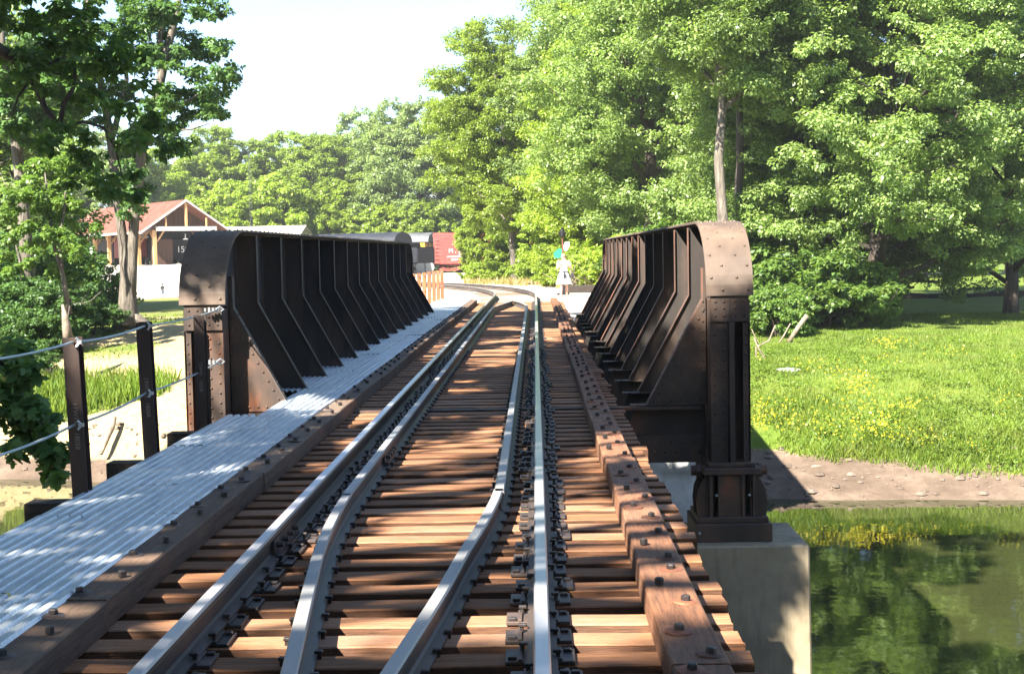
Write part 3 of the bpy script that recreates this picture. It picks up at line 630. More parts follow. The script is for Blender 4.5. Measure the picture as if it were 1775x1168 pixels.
# near pier, bearings, cap
def wall_pier(y0, y1, z0, z1, x0, x1, name, label, cat, m):
    b = MB(); bt = .03*(z1-z0)
    vs = [(x0-bt, y0-bt, z0), (x1+bt*.2, y0-bt, z0), (x1+bt*.2, y1+bt, z0), (x0-bt, y1+bt, z0), (x0, y0, z1), (x1, y0, z1), (x1, y1, z1), (x0, y1, z1)]
    b.add(vs, [(3, 2, 1, 0), (4, 5, 6, 7), (0, 1, 5, 4), (1, 2, 6, 5), (2, 3, 7, 6), (3, 0, 4, 7)])
    return tag(b.build(name, m, bevel=.02), label, cat)
wall_pier(14.12, 15.32, -6, -1.53, -4.4, 2.77, 'concrete_pier', 'tan concrete wall pier rising from the water under the right girder end', 'pier', M['pier'])
def bearing(x, label, sc=1):
    t = thing('bridge_bearing', label, 'bearing', (x, 14.72, -1.53), 0, 'steel bearings under the girder ends'); Z = 1.53
    b = MB(); b.box(-.40, .40, -.42, .42, 0, .19); b.box(-.37, .37, -.36, .36, .19, .25)
    b.build('base_plate', M['steel_mid'], t, bevel=.008)
    b = MB(); b.box(-.30, .30, -.34, .34, .69, .76); b.box(-.25, .25, -.28, .28, .762, .808); b.build('top_plate', M['steel_mid'], t, bevel=.008)
    b = MB(); b.box(-.15, .13, -.30, -.275, .25, .69); b.box(-.15, -.12, -.33, -.27, .25, .69); b.box(.10, .13, -.33, -.27, .25, .69); b.build('pedestal_web', M['steel_mid'], t); MB().box(-.14, .12, .1, .3, .25, .69).build('pedestal_web', M['steel_mid'], t)
    for s in (-1, 1):
        b = MB(); pr = [(.19, .25), (.36, .25), (.37, .40), (.355, .52), (.31, .62), (.26, .685), (.19, .685)]
        b.prism(pr, lambda p, q: (s*p[0], q, p[1]), -.27, -.24); b.prism(pr, lambda p, q: (s*p[0], q, p[1]), .1, .14)
        b.box(min(s*.21, s*.24), max(s*.21, s*.24), -.33, .3, .25, .685)
        b.build('rib', M['steel_mid'], t)
        b = MB(); c = Vector((s*.30, -.05, .70)); b.tube([c, c+Vector((s*.045, 0, 0))], .085, 6); b.tube([c+Vector((s*.045, 0, 0)), c+Vector((s*.10, 0, 0))], .055, 12)
        b.build('pin_nut', M['steel_mid'], t)
    for p in ((-.36, -.425, .10), (-.17, -.335, .48), (.17, -.335, .48)):
        b = MB(); b.lathe([(.016, 0), (.016, .012), (.01, .018)], n=6); h = b.build('bolt', M['zinc_bolt'], t); h.location = p; h.rotation_euler = (PI/2, 0, 0)
    return t
bearing(2.02, 'rusty ribbed bearing block between the right girder and the concrete pier')
bearing(-3.51, 'rusty ribbed bearing block under the left girder end')
# far abutment and the round pier by the mud bank
tag(MB().box(-5.2, 3.4, 37.42, 38.3, -4.6, -.95).build('abutment', M['abut'], bevel=.02), 'pale concrete abutment under the far end of the bridge', 'abutment')
b = MB(); b.lathe([(.98, -5.2), (.98, -3.2), (1.0, -3.05), (1.10, -2.98), (1.13, -2.6), (1.10, -1.9), (1.0, -1.62)], n=40)
o = b.build('round_pier', M['pale_concrete'], loc=(3.15, 29.2, 0), smooth=True); tag(o, 'stained white round pier standing in the shallows below the end floor beam', 'pier')
# stones of the near approach bents, unseen from the deck but carrying it
for y, lab in ((5.0, 'dark timber bent below the near ties'),):
    b = MB()
    for x in (-3, -1.5, 0, .9): b.tube([(x, y, -5), (x, y, -1.2)], .16, 10)
    b.box(-3.4, 1.3, y-.16, y+.16, -1.2, -.9); tag(b.build('timber_bent', M['timber_d']), lab, 'timber bent')
# ------------------------------------------------------------------ cable fence on the left
def text_mesh(body, size, depth=.0012):
    cu = bpy.data.curves.new('lettering', 'FONT'); cu.body = body; cu.size = size; cu.extrude = depth; cu.align_x = 'CENTER'; cu.align_y = 'CENTER'
    ob = bpy.data.objects.new('lettering', cu); COL.objects.link(ob); dg = bpy.context.evaluated_depsgraph_get()
    me = bpy.data.meshes.new_from_object(ob.evaluated_get(dg)); bpy.data.objects.remove(ob); bpy.data.curves.remove(cu); return me
M['chalk'] = flat('stencil_paint', (.20, .175, .155), .8)
def fence_post(x, y, zt, label, mark=None, mz=0, m='post_rust', w=.105, zb=-.30, grp='rusty posts of the cable fence', tilt=0):
    b = MB(); h = zt-zb; k_ = .088 if w > .09 else .05; b.box(-w/2, w/2, -.005, .005, 0, h); b.box(-w/2, w/2, k_, k_+.01, 0, h); b.box(-.004, .004, .0052, k_-.0002, 0, h)
    o = b.build('fence_post', M[m], loc=(x, y, zb), bevel=.0015); tag(o, label, 'fence post', grp); o.rotation_euler = (0, tilt, 0)
    if mark:
        k = link('stencil_mark', text_mesh(mark, .046), M['chalk'], o); k.rotation_euler = (PI/2, PI/2, 0); k.location = (0.005, -.0065, mz-zb)
    return o
fence_post(-3.09, 7.3, 1.0, 'rusty steel post beyond the left edge')
fence_post(-3.06, 9.12, 1.01, 'rusty steel post with faint white figures, standing lowest and closest to the leaves', '11W19S   18058', .42, tilt=-.028)
fence_post(-3.10, 10.95, 1.02, 'rusty steel post with faint white figures, beside the middle dark beam end', '13W19S   1805R', .42, tilt=-.028)
fence_post(-3.20, 13.05, .98, 'rusty steel post with white figures set against the left girder end', '12W4S   18058', .40, w=.10)
def cable_run(pts, label):
    """sagging galvanised cable with clamps"""
    b = MB(); out = []
    for i in range(len(pts)-1):
        a, c = Vector(pts[i]), Vector(pts[i+1]); n = 10
        for k in range(n): t = k/n; q = a.lerp(c, t); q.z -= .022*4*t*(1-t); out.append(q)
    out.append(Vector(pts[-1])); b.tube(out, .0085, 6)
    o = b.build('fence_cable', M['cable'], smooth=True); tag(o, label, 'cable', 'galvanised cables of the fence')
    e = Vector(pts[-1]); b = MB()
    b.tube([e+Vector((-.03, -.03, 0)), e+Vector((.01, 0, .03)), e+Vector((.05, .01, 0)), e+Vector((.01, 0, -.03)), e+Vector((-.03, -.03, 0))], .009, 6)
    for k in range(3): b.box(*[v for c_, w_ in ((e.x-.05-.04*k, .01), (e.y-.03-.01*k, .02), (e.z, .018+.006*(k % 2))) for v in (c_-w_, c_+w_)])
    b.build('cable_end', M['zinc_bolt'], o)
    for p in pts[1:-1]:
        b = MB(); b.tube([Vector(p)+Vector((.03, -.02, -.03)), Vector(p)+Vector((.055, -.01, 0)), Vector(p)+Vector((.03, -.02, .03))], .009, 6); b.box(p[0]+.035, p[0]+.065, p[1]-.02, p[1]+.01, p[2]-.012, p[2]+.012); b.build('clamp', M['zinc_bolt'], o)
    return o
cable_run([(-3.13, 5.4, 1.0), (-3.10, 7.28, .985), (-3.075, 9.10, .98), (-3.115, 10.93, .99), (-3.33, 14.46, .98)], 'galvanised cable strung along the post tops to the left girder')
cable_run([(-3.13, 5.4, .44), (-3.10, 7.28, .43), (-3.085, 9.10, .43), (-3.125, 10.93, .455), (-3.28, 14.2, .45)], 'galvanised cable strung at half height, below the top one')
for i in range(7):
    y = 39.2+1.5*i; fence_post(-3.47+.033*i, y, .96, 'orange rusty fence post beyond the left girder, %s of seven from the girder' % ['first', 'second', 'third', 'fourth', 'fifth', 'sixth', 'last'][i], m='post_orange', w=.115, zb=-.45, grp='orange rusty posts beyond the bridge')
b = MB(); b.tube([(-3.50, 38.2, .40), (-3.45+.033*3, 43.65, .40), (-3.24, 48.15, .42)], .012, 6); b.tube([(-3.50, 38.2, .86), (-3.45+.033*3, 43.65, .86), (-3.24, 48.15, .88)], .012, 6)
tag(b.build('far_fence_cable', M['cable']), 'pale cables strung through the orange posts', 'cable')
# ties half buried in the gravel of the curve
gt = [rbox(-1.3, 1.3, -.11, .11, -.14, 0, .01)]; gt[0].materials.append(M['timber_l'])
y = 48.2
while y < 108:
    dx = float(track_x(y+.5)-track_x(y-.5)); o = link('crosstie', gt[0]); o.location = (float(track_x(y)), y, -.199-.0045*max(0, min(y-50, 60)))
    o.rotation_euler = (0, 0, -math.atan(-dx)*-1 if False else math.atan(-dx)); kq = globals().get('kq', 0)+1; tag(o, 'timber tie half buried in gravel on the curve, %s beyond the bridge' % ordinal(kq), 'railway tie', 'ties in the gravel of the curve'); y += .62
# ------------------------------------------------------------------ trees
def leaf_cloud(rs, clumps, n, L, droop=.35, aspect=.62, maple=False, flat=.6, up=.75, shell=2.4):
    """clumps: (M,4) centre + radius; n leaves spread over them as small folded blades"""
    c = clumps[:, :3]; r = clumps[:, 3]; p = r**2/np.sum(r**2); idx = rs.choice(len(c), n, p=p)
    u = rs.normal(0, 1, (n, 3)); u /= np.linalg.norm(u, axis=1)[:, None]; q = u*(rs.uniform(0, 1, n)**(1/shell))[:, None]; q[:, 2] *= flat
    P = c[idx]+q*r[idx][:, None]
    nn = u*.55+rs.normal(0, .42, (n, 3)); nn[:, 2] += up; nn /= np.linalg.norm(nn, axis=1)[:, None]
    t = u*.7+rs.normal(0, .6, (n, 3)); t[:, 2] -= droop; t -= nn*np.sum(t*nn, 1)[:, None]; t /= np.linalg.norm(t, axis=1)[:, None]
    s = np.cross(t, nn); l = (L*rs.uniform(.65, 1.25, n))[:, None]
    if not maple:
        w = l*aspect*.5
        V = np.stack([P, P+t*l*.45+s*w+nn*l*.10, P+t*l-nn*l*.06, P+t*l*.45-s*w+nn*l*.10], 1)
        return V.reshape(-1, 3), np.arange(4*n).reshape(n, 4)
    prof = [(0, 0), (.16, -.26), (.28, -.20), (.44, -.52), (.52, -.24), (.78, -.24), (1.0, 0), (.78, .24), (.52, .24), (.44, .52), (.28, .20), (.16, .26)]
    V = np.stack([P+t*l*a+s*l*b_+nn*l*(.12*abs(b_)-.08*a*a) for a, b_ in prof], 1)
    f = []; k = len(prof)
    base = (np.arange(n)*k)[:, None]
    tri = np.array([(0, 1, 2, 11), (11, 2, 10, 0), (2, 3, 4, 10), (2, 4, 8, 10), (8, 9, 10, 4), (4, 5, 7, 8), (5, 6, 7, 4)])
    tri = np.array([(0, 1, 2, 10), (0, 10, 11, 11), (2, 3, 4, 8), (2, 8, 9, 10), (4, 5, 6, 7), (4, 7, 8, 8)])
    F = (base[:, :, None]+tri[None]).reshape(-1, 4)
    return V.reshape(-1, 3), F
V_, F_ = leaf_cloud(np.random.RandomState(8), CL_WEEDS, 30000, .07, droop=.1, flat=.8, up=.9)
tag(link('river_weeds', np_mesh('river_weeds', V_, F_), M['weed_leaf']), 'low broad leaved weeds along the river edge and in the meadow', 'weeds', kind='stuff')
def quad_tri_mesh(name, V, F):
    """faces may repeat their last index (a triangle)"""
    t = F[:, 2] == F[:, 3]
    if not t.any(): return np_mesh(name, V, F)
    me = bpy.data.meshes.new(name); q = F[~t]; tr = F[t][:, :3]
    me.vertices.add(len(V)); me.vertices.foreach_set('co', V.astype(np.float32).ravel())
    me.loops.add(q.size+tr.size); me.loops.foreach_set('vertex_index', np.concatenate([q.ravel(), tr.ravel()]).astype(np.int32))
    me.polygons.add(len(q)+len(tr)); me.polygons.foreach_set('loop_start', np.concatenate([np.arange(len(q))*4, len(q)*4+np.arange(len(tr))*3]).astype(np.int32))
    me.update(calc_edges=True); return me
def wander(rs, a, b, n, amp, sag=0):
    a, b = np.array(a, float), np.array(b, float); out = []; off = np.zeros(3)
    for i in range(n+1):
        t = i/n; off = off+rs.normal(0, amp, 3)*(1 if 0 < i else 0); out.append(a+(b-a)*t+off*math.sin(PI*min(t, .999))+np.array([0, 0, sag*math.sin(PI*t)]))
    return out
def env_round(t): return max(.05, math.sin(PI*min(.97, max(.03, t*.9+.07)))**.62)
def env_tall(t): return max(.08, (math.sin(PI*min(.96, .12+t*.86))**.75))
def env_low(t): return max(.1, (1-t**2.6)**.5*(.72+.28*min(1, t*3)))
def build_tree(rs, H, R, zb, n_limb, sub, leaf_n, L, env, tr=.3, lean=(0, 0), stems=1, clump_r=.11, extra=60, maple=False, bark='bark', lmat='leaf_mid', limbs=None, xclumps=None, flat=.6, trunk_top=.8, jag=.35, droop=.35, name='tree', root=None, xonly=False, thin=1.0):
    tb = MB(); cl = []
    trunks = []
    for s in range(stems):
        a = 2*PI*s/max(1, stems)+rs.uniform(0, 1); sp = .18*tr*4 if stems > 1 else 0
        bx, by = math.cos(a)*sp, math.sin(a)*sp; top = (bx+lean[0]+math.cos(a)*H*.13*(stems > 1), by+lean[1]+math.sin(a)*H*.13*(stems > 1), H*trunk_top)
        pts = wander(rs, (bx, by, -.4), top, 9, H*.006); rad = [tr*(1.25 if i == 0 else 1)*(1-.88*(i/9)**.9)+.015 for i in range(10)]; tb.tube(pts, rad, 9); trunks.append(pts)
    def tpos(s, z):
        p = trunks[s]; zz = [q[2] for q in p]; return np.array([np.interp(z, zz, [q[k] for q in p]) for k in range(3)])
    for i in range(n_limb):
        s = i % stems; f = (i+.5)/n_limb; z0 = H*(zb*.85+(trunk_top*.96-zb*.85)*f); a = i*2.39996+rs.uniform(-.3, .3)
        p0 = tpos(s, z0); t = np.clip((z0/H-zb)/(1-zb)+.18, 0, 1); e = env(t)*R*rs.uniform(.72, 1.0)
        p1 = np.array([p0[0]*.3+math.cos(a)*e+lean[0]*.3, p0[1]*.3+math.sin(a)*e+lean[1]*.3, min(H*.97, z0+e*rs.uniform(.15, .6)+H*.03)])
        pts = wander(rs, p0, p1, 6, e*.035, e*.05); r0 = tr*.42*(1-.55*f); tb.tube(pts, [max(.012, r0*(1-.85*k/6)) for k in range(7)], 6)
        for k in (3, 4, 5, 6): cl.append([*pts[k], H*clump_r*rs.uniform(.5, .95)])
        for _ in range(sub):
            k = rs.randint(2, 6); q0 = pts[k]; d = rs.normal(0, 1, 3); d[2] = d[2]*.5+.15; d += (p1-p0)/np.linalg.norm(p1-p0)*.6; d /= np.linalg.norm(d); ln = e*rs.uniform(.25, .5)+.2
            q1 = q0+d*ln; tb.tube(wander(rs, q0, q1, 3, ln*.05), [max(.01, r0*.35), max(.01, r0*.28), .01+r0*.15, .008], 5); cl.append([*q1, H*clump_r*rs.uniform(.4, .9)]); cl.append([*(q0+d*ln*.6), H*clump_r*rs.uniform(.35, .7)])
    for _ in range(extra):
        t = rs.uniform(0, 1)**.8; a = rs.uniform(0, 2*PI); e = env(t)*R*(1-jag*rs.uniform(0, 1)**1.5); cl.append([math.cos(a)*e+lean[0]*t, math.sin(a)*e+lean[1]*t, H*(zb+(1-zb)*t)*.985, H*clump_r*rs.uniform(.4, .85)])
    for pts, rad in (limbs or []):
        P = [np.array(p, float) for p in pts]; tb.tube(P, rad, 8)
    cl = [] if xonly else cl
    cl += [list(c) for c in (xclumps or [])]
    cl = np.array(cl)
    # break each clump into a handful of sprays
    m = 5; j = rs.normal(0, 1, (len(cl), m, 3)); j /= np.linalg.norm(j, axis=2)[..., None]; sub_c = cl[:, None, :3]+j*(cl[:, None, 3:4]*rs.uniform(.45, 1.0, (len(cl), m, 1)))*np.array([1, 1, .7])
    sub_r = cl[:, None, 3:4]*rs.uniform(.28, .55, (len(cl), m, 1)); sc = np.concatenate([sub_c, np.broadcast_to(sub_r, sub_c.shape[:2]+(1,))], 2).reshape(-1, 4)
    V, F = leaf_cloud(rs, sc, leaf_n, L, droop=droop, maple=maple, flat=flat)
    return tb, V, F
def make_tree(name, label, seed, bark='bark', lmat='leaf_mid', group=None, loc=(0, 0, 0), **kw):
    rs_ = np.random.RandomState(seed); tb, V, F = build_tree(rs_, **kw)
    t = thing(name, label, 'tree' if 'shrub' not in name else 'shrub', loc, 0, group)
    tb.build('trunk', M[bark], t, smooth=True)
    link('crown', quad_tri_mesh('crown', V, F), M[lmat], t); return t
def at(px, Y, X=None): x = (px-928)*Y/2400 if X is None else X; return (x, Y, G(x, Y)-.05)
GR = 'tall leafy trees on the right beyond the river'; GC = 'trees beside the curve of the track'; GF = 'line of trees far behind the depot and train'; GL = 'trees on the left bank'
# right group
make_tree('broadleaf_tree', 'big leafy tree with a thick furrowed trunk standing beside the fallen branch', 101, loc=at(1505, 58.5), H=20, R=7.6, zb=.07, lean=(1.6, 0), n_limb=34, sub=6, leaf_n=300000, L=.165, env=env_tall, tr=.42, extra=170, clump_r=.075, lmat='leaf_mid', bark='bark_dark', group=GR)
make_tree('broadleaf_tree', 'tall tree at the right edge with blue sky showing through its crown', 102, loc=at(1745, 63), H=19, R=6.6, zb=.03, n_limb=26, sub=5, leaf_n=120000, L=.165, env=env_tall, tr=.32, extra=80, clump_r=.07, lmat='leaf_mid', bark='bark_dark', group=GR)
make_tree('broadleaf_tree', 'tall tree whose bare grey trunk rises straight up behind the right girder end', 103, loc=at(1251, 55.5), H=24, R=4.6, zb=.42, n_limb=20, sub=5, leaf_n=110000, L=.165, env=env_tall, tr=.27, extra=90, clump_r=.07, trunk_top=.9, lmat='leaf_mid', bark='bark', group=GR)
make_tree('broadleaf_tree', 'slimmer brown trunked tree just right of the bare grey trunk', 104, loc=at(1277, 57.5), H=22, R=4.2, zb=.46, n_limb=16, sub=4, leaf_n=80000, L=.165, env=env_tall, tr=.22, extra=60, clump_r=.07, trunk_top=.9, lmat='leaf_mid', bark='bark_dark', group=GR)
make_tree('broadleaf_tree', 'leafy tree filling the gap between the bare trunk and the thick furrowed trunk', 105, loc=at(1388, 62), H=23, R=5.0, zb=.015, n_limb=28, sub=5, leaf_n=200000, L=.165, env=env_tall, tr=.34, extra=150, clump_r=.07, lmat='leaf_mid', bark='bark_dark', group=GR)
make_tree('broadleaf_tree', 'low boughed tree standing behind the thin end of the fallen branch', 109, loc=at(1640, 78), H=17, R=6.6, zb=.05, n_limb=26, sub=5, leaf_n=90000, L=.19, env=env_low, tr=.3, extra=120, clump_r=.08, lmat='leaf_mid', bark='bark_dark', group=GR)
make_tree('maple_tree', 'huge maple with dark hollows in its crown towering behind the right girder', 106, loc=at(1125, 71), H=25, R=5.6, zb=.08, n_limb=32, sub=5, leaf_n=220000, L=.17, env=env_tall, tr=.45, extra=150, clump_r=.072, lmat='leaf_mid', bark='bark_dark', group=GR,
          limbs=[([(0, 0, 9), (-.6, -1, 12), (-1.6, -3.2, 14.5), (-2.6, -4.8, 16.5)], [.3, .24, .18, .1])])
make_tree('maple_tree', 'yellow green maple with low spreading boughs just behind the woman', 107, loc=at(1045, 79), H=17.5, R=4.6, zb=.03, n_limb=26, sub=5, leaf_n=170000, L=.165, env=env_low, tr=.28, extra=150, clump_r=.075, lmat='leaf_yel', bark='bark_dark', group=GR)
make_tree('broadleaf_tree', 'very tall tree behind the yellow green maple, reaching past the top edge', 108, loc=at(1010, 92), H=24, R=5.2, zb=.2, n_limb=24, sub=5, leaf_n=110000, L=.19, env=env_tall, tr=.34, extra=90, clump_r=.07, lmat='leaf_mid', bark='bark_dark', group=GR)
# beside the curve
make_tree('broadleaf_tree', 'tall rounded tree with a slim pale trunk rising above the track curve', 111, loc=at(893, 97), H=18.8, R=5.7, zb=.22, lean=(-1.2, 0), n_limb=30, sub=5, leaf_n=200000, L=.18, env=env_round, tr=.26, extra=150, clump_r=.075, lmat='leaf_far', bark='bark', group=GC)
make_tree('broadleaf_tree', 'low yellow green tree whose boughs hide the end of the red boxcar', 112, loc=at(846, 112), H=8.6, R=2.2, zb=.03, n_limb=22, sub=4, leaf_n=80000, L=.17, env=env_low, tr=.2, extra=90, clump_r=.09, lmat='leaf_yel', bark='bark_dark', group=GC)
make_tree('broadleaf_tree', 'bushy mid green tree between the pale trunk and the woman', 113, loc=at(950, 86), H=8.5, R=2.3, zb=.05, n_limb=16, sub=4, leaf_n=50000, L=.16, env=env_low, tr=.14, extra=60, clump_r=.09, lmat='leaf_far', bark='bark_dark', group=GC)
# far row: a few kinds, copied
fp = [make_tree('woodland_tree', 'rounded woodland tree in the far row', 121, loc=(0, 0, 0), H=17, R=6.2, zb=.05, n_limb=22, sub=4, leaf_n=90000, L=.28, env=env_round, tr=.3, extra=110, clump_r=.085, lmat='leaf_far', bark='bark', group=GF),
      make_tree('woodland_tree', 'tall woodland tree in the far row', 122, loc=(0, 0, 0), H=19, R=5.6, zb=.05, n_limb=22, sub=4, leaf_n=90000, L=.28, env=env_tall, tr=.3, extra=110, clump_r=.08, lmat='leaf_pale', bark='bark', group=GF),
      make_tree('woodland_tree', 'low spreading woodland tree in the far row', 123, loc=(0, 0, 0), H=9, R=5.4, zb=.02, n_limb=16, sub=4, leaf_n=50000, L=.27, env=env_low, tr=.2, extra=80, clump_r=.11, lmat='leaf_yel', bark='bark', group=GF)]
rows = [(262, 176, 0, .86, 'small rounded far tree showing between the twin stemmed tree and the depot ridge'), (318, 190, 2, 1.5, 'low far tree behind the depot gable'), (372, 190, 0, 1.08, 'far tree with the highest domed top, just right above the depot gable'), (436, 190, 0, .98, 'rounded far tree behind the thin radio mast'),
        (505, 194, 0, 1.06, 'far tree above the tan roofed shed with a lumpy bright top'), (566, 192, 0, 1.02, 'yellowish far tree right of the tan roofed shed'), (628, 196, 1, 1.2, 'far tree with a grey green pointed top above the dark railway car'), (690, 172, 1, 1.13, 'wide grey green far tree above the tender'), (742, 168, 1, 1.12, 'grey green far tree half hidden by the tall rounded tree'),
        (340, 180, 2, .95, 'low bright tree right behind the depot roof'), (455, 180, 2, .9, 'low bright tree right behind the tan roofed shed'), (545, 178, 2, .95, 'low bright tree right of the tan shed gable'), (612, 176, 2, 1.0, 'low bright tree above the dark curved roof'), (668, 166, 2, .9, 'low bright tree above the silver roofed car'), (735, 164, 2, .95, 'low bright tree above the end of the boxcar'),
        (395, 171, 2, 1.15, 'middle sized far tree left of the radio mast'), (490, 170, 2, 1.2, 'middle sized far tree right of the radio mast'), (585, 172, 2, 1.2, 'middle sized far tree below the yellowish one'),
        (200, 170, 1, .9, 'far tree behind the depot roof, seen through the twin stems'), (120, 175, 0, .95, 'far tree behind the left bank trees'), (40, 168, 1, .9, 'far tree at the left edge behind the bank trees'), (-60, 172, 0, 1, 'far tree beyond the left edge'),
        (820, 190, 1, 1.0, 'far tree behind the tall rounded tree'), (900, 185, 0, 1.1, 'far tree hidden behind the curve trees'), (980, 170, 1, 1.1, 'far tree behind the yellow green maple')]
for i, (px, Y, k, sc, lab) in enumerate(rows):
    r_ = random.Random(i*7+1); x, y, z = at(px, Y); place(fp[k], (x, y, z), r_.uniform(0, 6), (sc*r_.uniform(.92, 1.08), sc*r_.uniform(.92, 1.08), sc), lab, GF)
for k, p in enumerate(fp):
    x, y, z = at((1150, 1290, 1420)[k], 135); p.location = (x, y, z); p['label'] = ('far tree glimpsed behind the huge maple', 'far tree glimpsed behind the bare grey trunk', 'low far tree glimpsed under the right hand crowns')[k]; p['group'] = 'far trees glimpsed behind the right hand trees'
for i, (px, Y, k, sc) in enumerate([(1540, 130, 0, .9), (1640, 138, 1, .8), (1740, 128, 0, .85), (1850, 130, 1, .9), (1480, 115, 2, 1), (1600, 118, 2, .9), (1790, 116, 2, 1), (1350, 120, 1, 1.0), (1220, 118, 0, 1.1)]):
    x, y, z = at(px, Y); place(fp[k], (x, y, z), i*1.3, sc, ['far tree behind the furrowed trunk', 'far tree behind the middle of the fallen branch', 'far tree behind the thin end of the fallen branch', 'far tree past the right edge', 'low far tree left of the furrowed trunk', 'low far tree behind the meadow gap', 'low far tree by the right edge', 'far tall tree behind the leafy gap', 'far tree behind the grey trunk base'][i], 'far trees glimpsed behind the right hand trees')
# left bank
rsx = np.random.RandomState(5)
def cloud(c, r, n, cr): 
    u = rsx.normal(0, 1, (n, 3)); u /= np.linalg.norm(u, axis=1)[:, None]; u *= rsx.uniform(0, 1, (n, 1))**.4
    return [list(np.array(c)+u[i]*np.array(r))+[cr*rsx.uniform(.6, 1.2)] for i in range(n)]
def P(px, py, Y, base):
    """picture position at distance Y, relative to a tree base"""
    hz = 437+ROLL*(928-px); return np.array([(px-928)*Y/2400-base[0], Y-base[1], 1.52-(py-hz)*Y/2400-base[2]])
b0 = at(213, 48); pp = lambda px, py, d=0: P(px, py, 48+d, b0)
xc = []
for px, py, w, h, n in ((300, 60, 60, 60, 16), (350, 110, 60, 40, 12), (395, 110, 25, 30, 5), (330, 170, 60, 45, 14), (375, 190, 30, 40, 6), (280, 200, 60, 50, 12), (250, 60, 60, 60, 14), (190, 40, 70, 60, 14), (320, 10, 90, 30, 12), (390, 20, 20, 15, 3), (230, 140, 50, 60, 12), (300, 235, 25, 25, 4), (120, 60, 60, 60, 10), (240, 280, 25, 40, 5), (225, 330, 25, 30, 5), (150, 200, 50, 60, 8), (230, 360, 20, 15, 3)):
    for _ in range(n): q = pp(px+rsx.uniform(-w, w)*.9, py+rsx.uniform(-h, h)*.9, rsx.uniform(-2, 2)); xc.append([*q, .42*rsx.uniform(.6, 1.3)])
make_tree('silver_maple', 'tall twin stemmed maple with pale bark on the left bank before the depot', 131, loc=b0, H=15, R=4, zb=.5, n_limb=2, sub=2, leaf_n=34000, L=.16, env=env_round, tr=.05, extra=0, clump_r=.05, xclumps=xc, xonly=True, lmat='leaf_dark', bark='bark', group=GL, trunk_top=.3,
    limbs=[([pp(213, 562), pp(216, 540), pp(217, 480), pp(212, 420), pp(207, 370), pp(203, 320), pp(198, 260), pp(190, 190), pp(180, 130), pp(168, 60), pp(160, -20)], [.5, .36, .25, .18, .16, .155, .15, .14, .125, .11, .08]),
           ([pp(219, 520), pp(224, 470), pp(229, 420), pp(234, 370), pp(243, 310), pp(250, 260), pp(262, 220), pp(285, 150), pp(300, 90), pp(318, 30), pp(330, -30)], [.26, .22, .19, .18, .18, .175, .17, .155, .14, .11, .08]),
           ([pp(288, 140), pp(286, 90), pp(292, 30), pp(290, -20)], [.13, .11, .09, .06]), ([pp(262, 220), pp(310, 190), pp(360, 160), pp(405, 120)], [.07, .05, .03, .015]), ([pp(250, 260), pp(290, 230), pp(340, 225), pp(370, 215)], [.06, .04, .03, .012]),
           ([pp(213, 548), pp(200, 565), pp(180, 580)], [.35, .22, .05]), ([pp(216, 548), pp(240, 560), pp(262, 566)], [.35, .2, .05]), ([pp(196, 250), pp(215, 190), pp(228, 140), pp(225, 60)], [.12, .1, .08, .04])])
b1 = at(30, 47)
xc = []
for _ in range(60): q = P(rsx.uniform(-60, 170), rsx.uniform(-10, 250), 47+rsx.uniform(-2, 2), b1); xc.append([*q, .5*rsx.uniform(.6, 1.3)])
make_tree('silver_maple', 'slimmer maple at the far left with a pale trunk seen through the leaves', 132, loc=b1, H=15, R=4, zb=.5, n_limb=2, sub=2, leaf_n=20000, L=.19, env=env_round, tr=.05, extra=0, xclumps=xc, xonly=True, lmat='leaf_dark', bark='bark', group=GL, trunk_top=.3,
    limbs=[([P(45, 560, 47, b1), P(42, 420, 47, b1), P(38, 330, 47, b1), P(32, 250, 47, b1), P(24, 170, 47, b1), P(14, 80, 47, b1), P(10, -20, 47, b1)], [.32, .24, .2, .19, .17, .13, .1]), ([P(30, 235, 47, b1), P(55, 180, 47, b1), P(100, 160, 47, b1), P(130, 100, 47, b1)], [.12, .1, .08, .04])])
b2 = at(118, 43)
xc = []
for px, py, w, h, n in ((60, 330, 55, 60, 16), (110, 320, 45, 50, 14), (90, 400, 60, 40, 14), (40, 440, 45, 30, 8), (130, 460, 45, 30, 4), (150, 380, 30, 40, 2), (20, 360, 30, 50, 7)):
    for _ in range(n): q = P(px+rsx.uniform(-w, w), py+rsx.uniform(-h, h), 43+rsx.uniform(-1.2, 1.2), b2); xc.append([*q, .3*rsx.uniform(.6, 1.3)])
make_tree('sapling', 'slender sapling with light green sunlit leaves on the left bank', 133, loc=b2, H=6, R=1.6, zb=.3, n_limb=2, sub=2, leaf_n=17000, L=.125, env=env_round, tr=.03, extra=0, xclumps=xc, xonly=True, lmat='leaf_young', bark='bark', group=GL, trunk_top=.3,
    limbs=[([P(112, 545, 43, b2), P(105, 480, 43, b2), P(92, 430, 43, b2), P(86, 380, 43, b2), P(80, 300, 43, b2)], [.08, .07, .06, .045, .02]), ([P(115, 545, 43, b2), P(104, 470, 43, b2), P(100, 420, 43, b2), P(112, 360, 43, b2), P(118, 290, 43, b2)], [.07, .06, .05, .035, .02])])
# more trees behind the left bank
lb = make_tree('broadleaf_tree', 'dark leafy tree behind the left bank trees, at the left edge', 134, loc=at(-40, 66), H=14, R=5, zb=.05, n_limb=24, sub=4, leaf_n=46000, L=.24, env=env_round, tr=.25, extra=110, clump_r=.09, lmat='leaf_mid', bark='bark_dark', group=GL)
for px, Y, sc, lab in ((-95, 60, 1.1, 'leafy tree past the left edge'), (-30, 84, 1.15, 'tall leafy tree far back at the left edge')):
    x, y, z = at(px, Y); place(lb, (x, y, z), px*.1, sc, lab, GL)
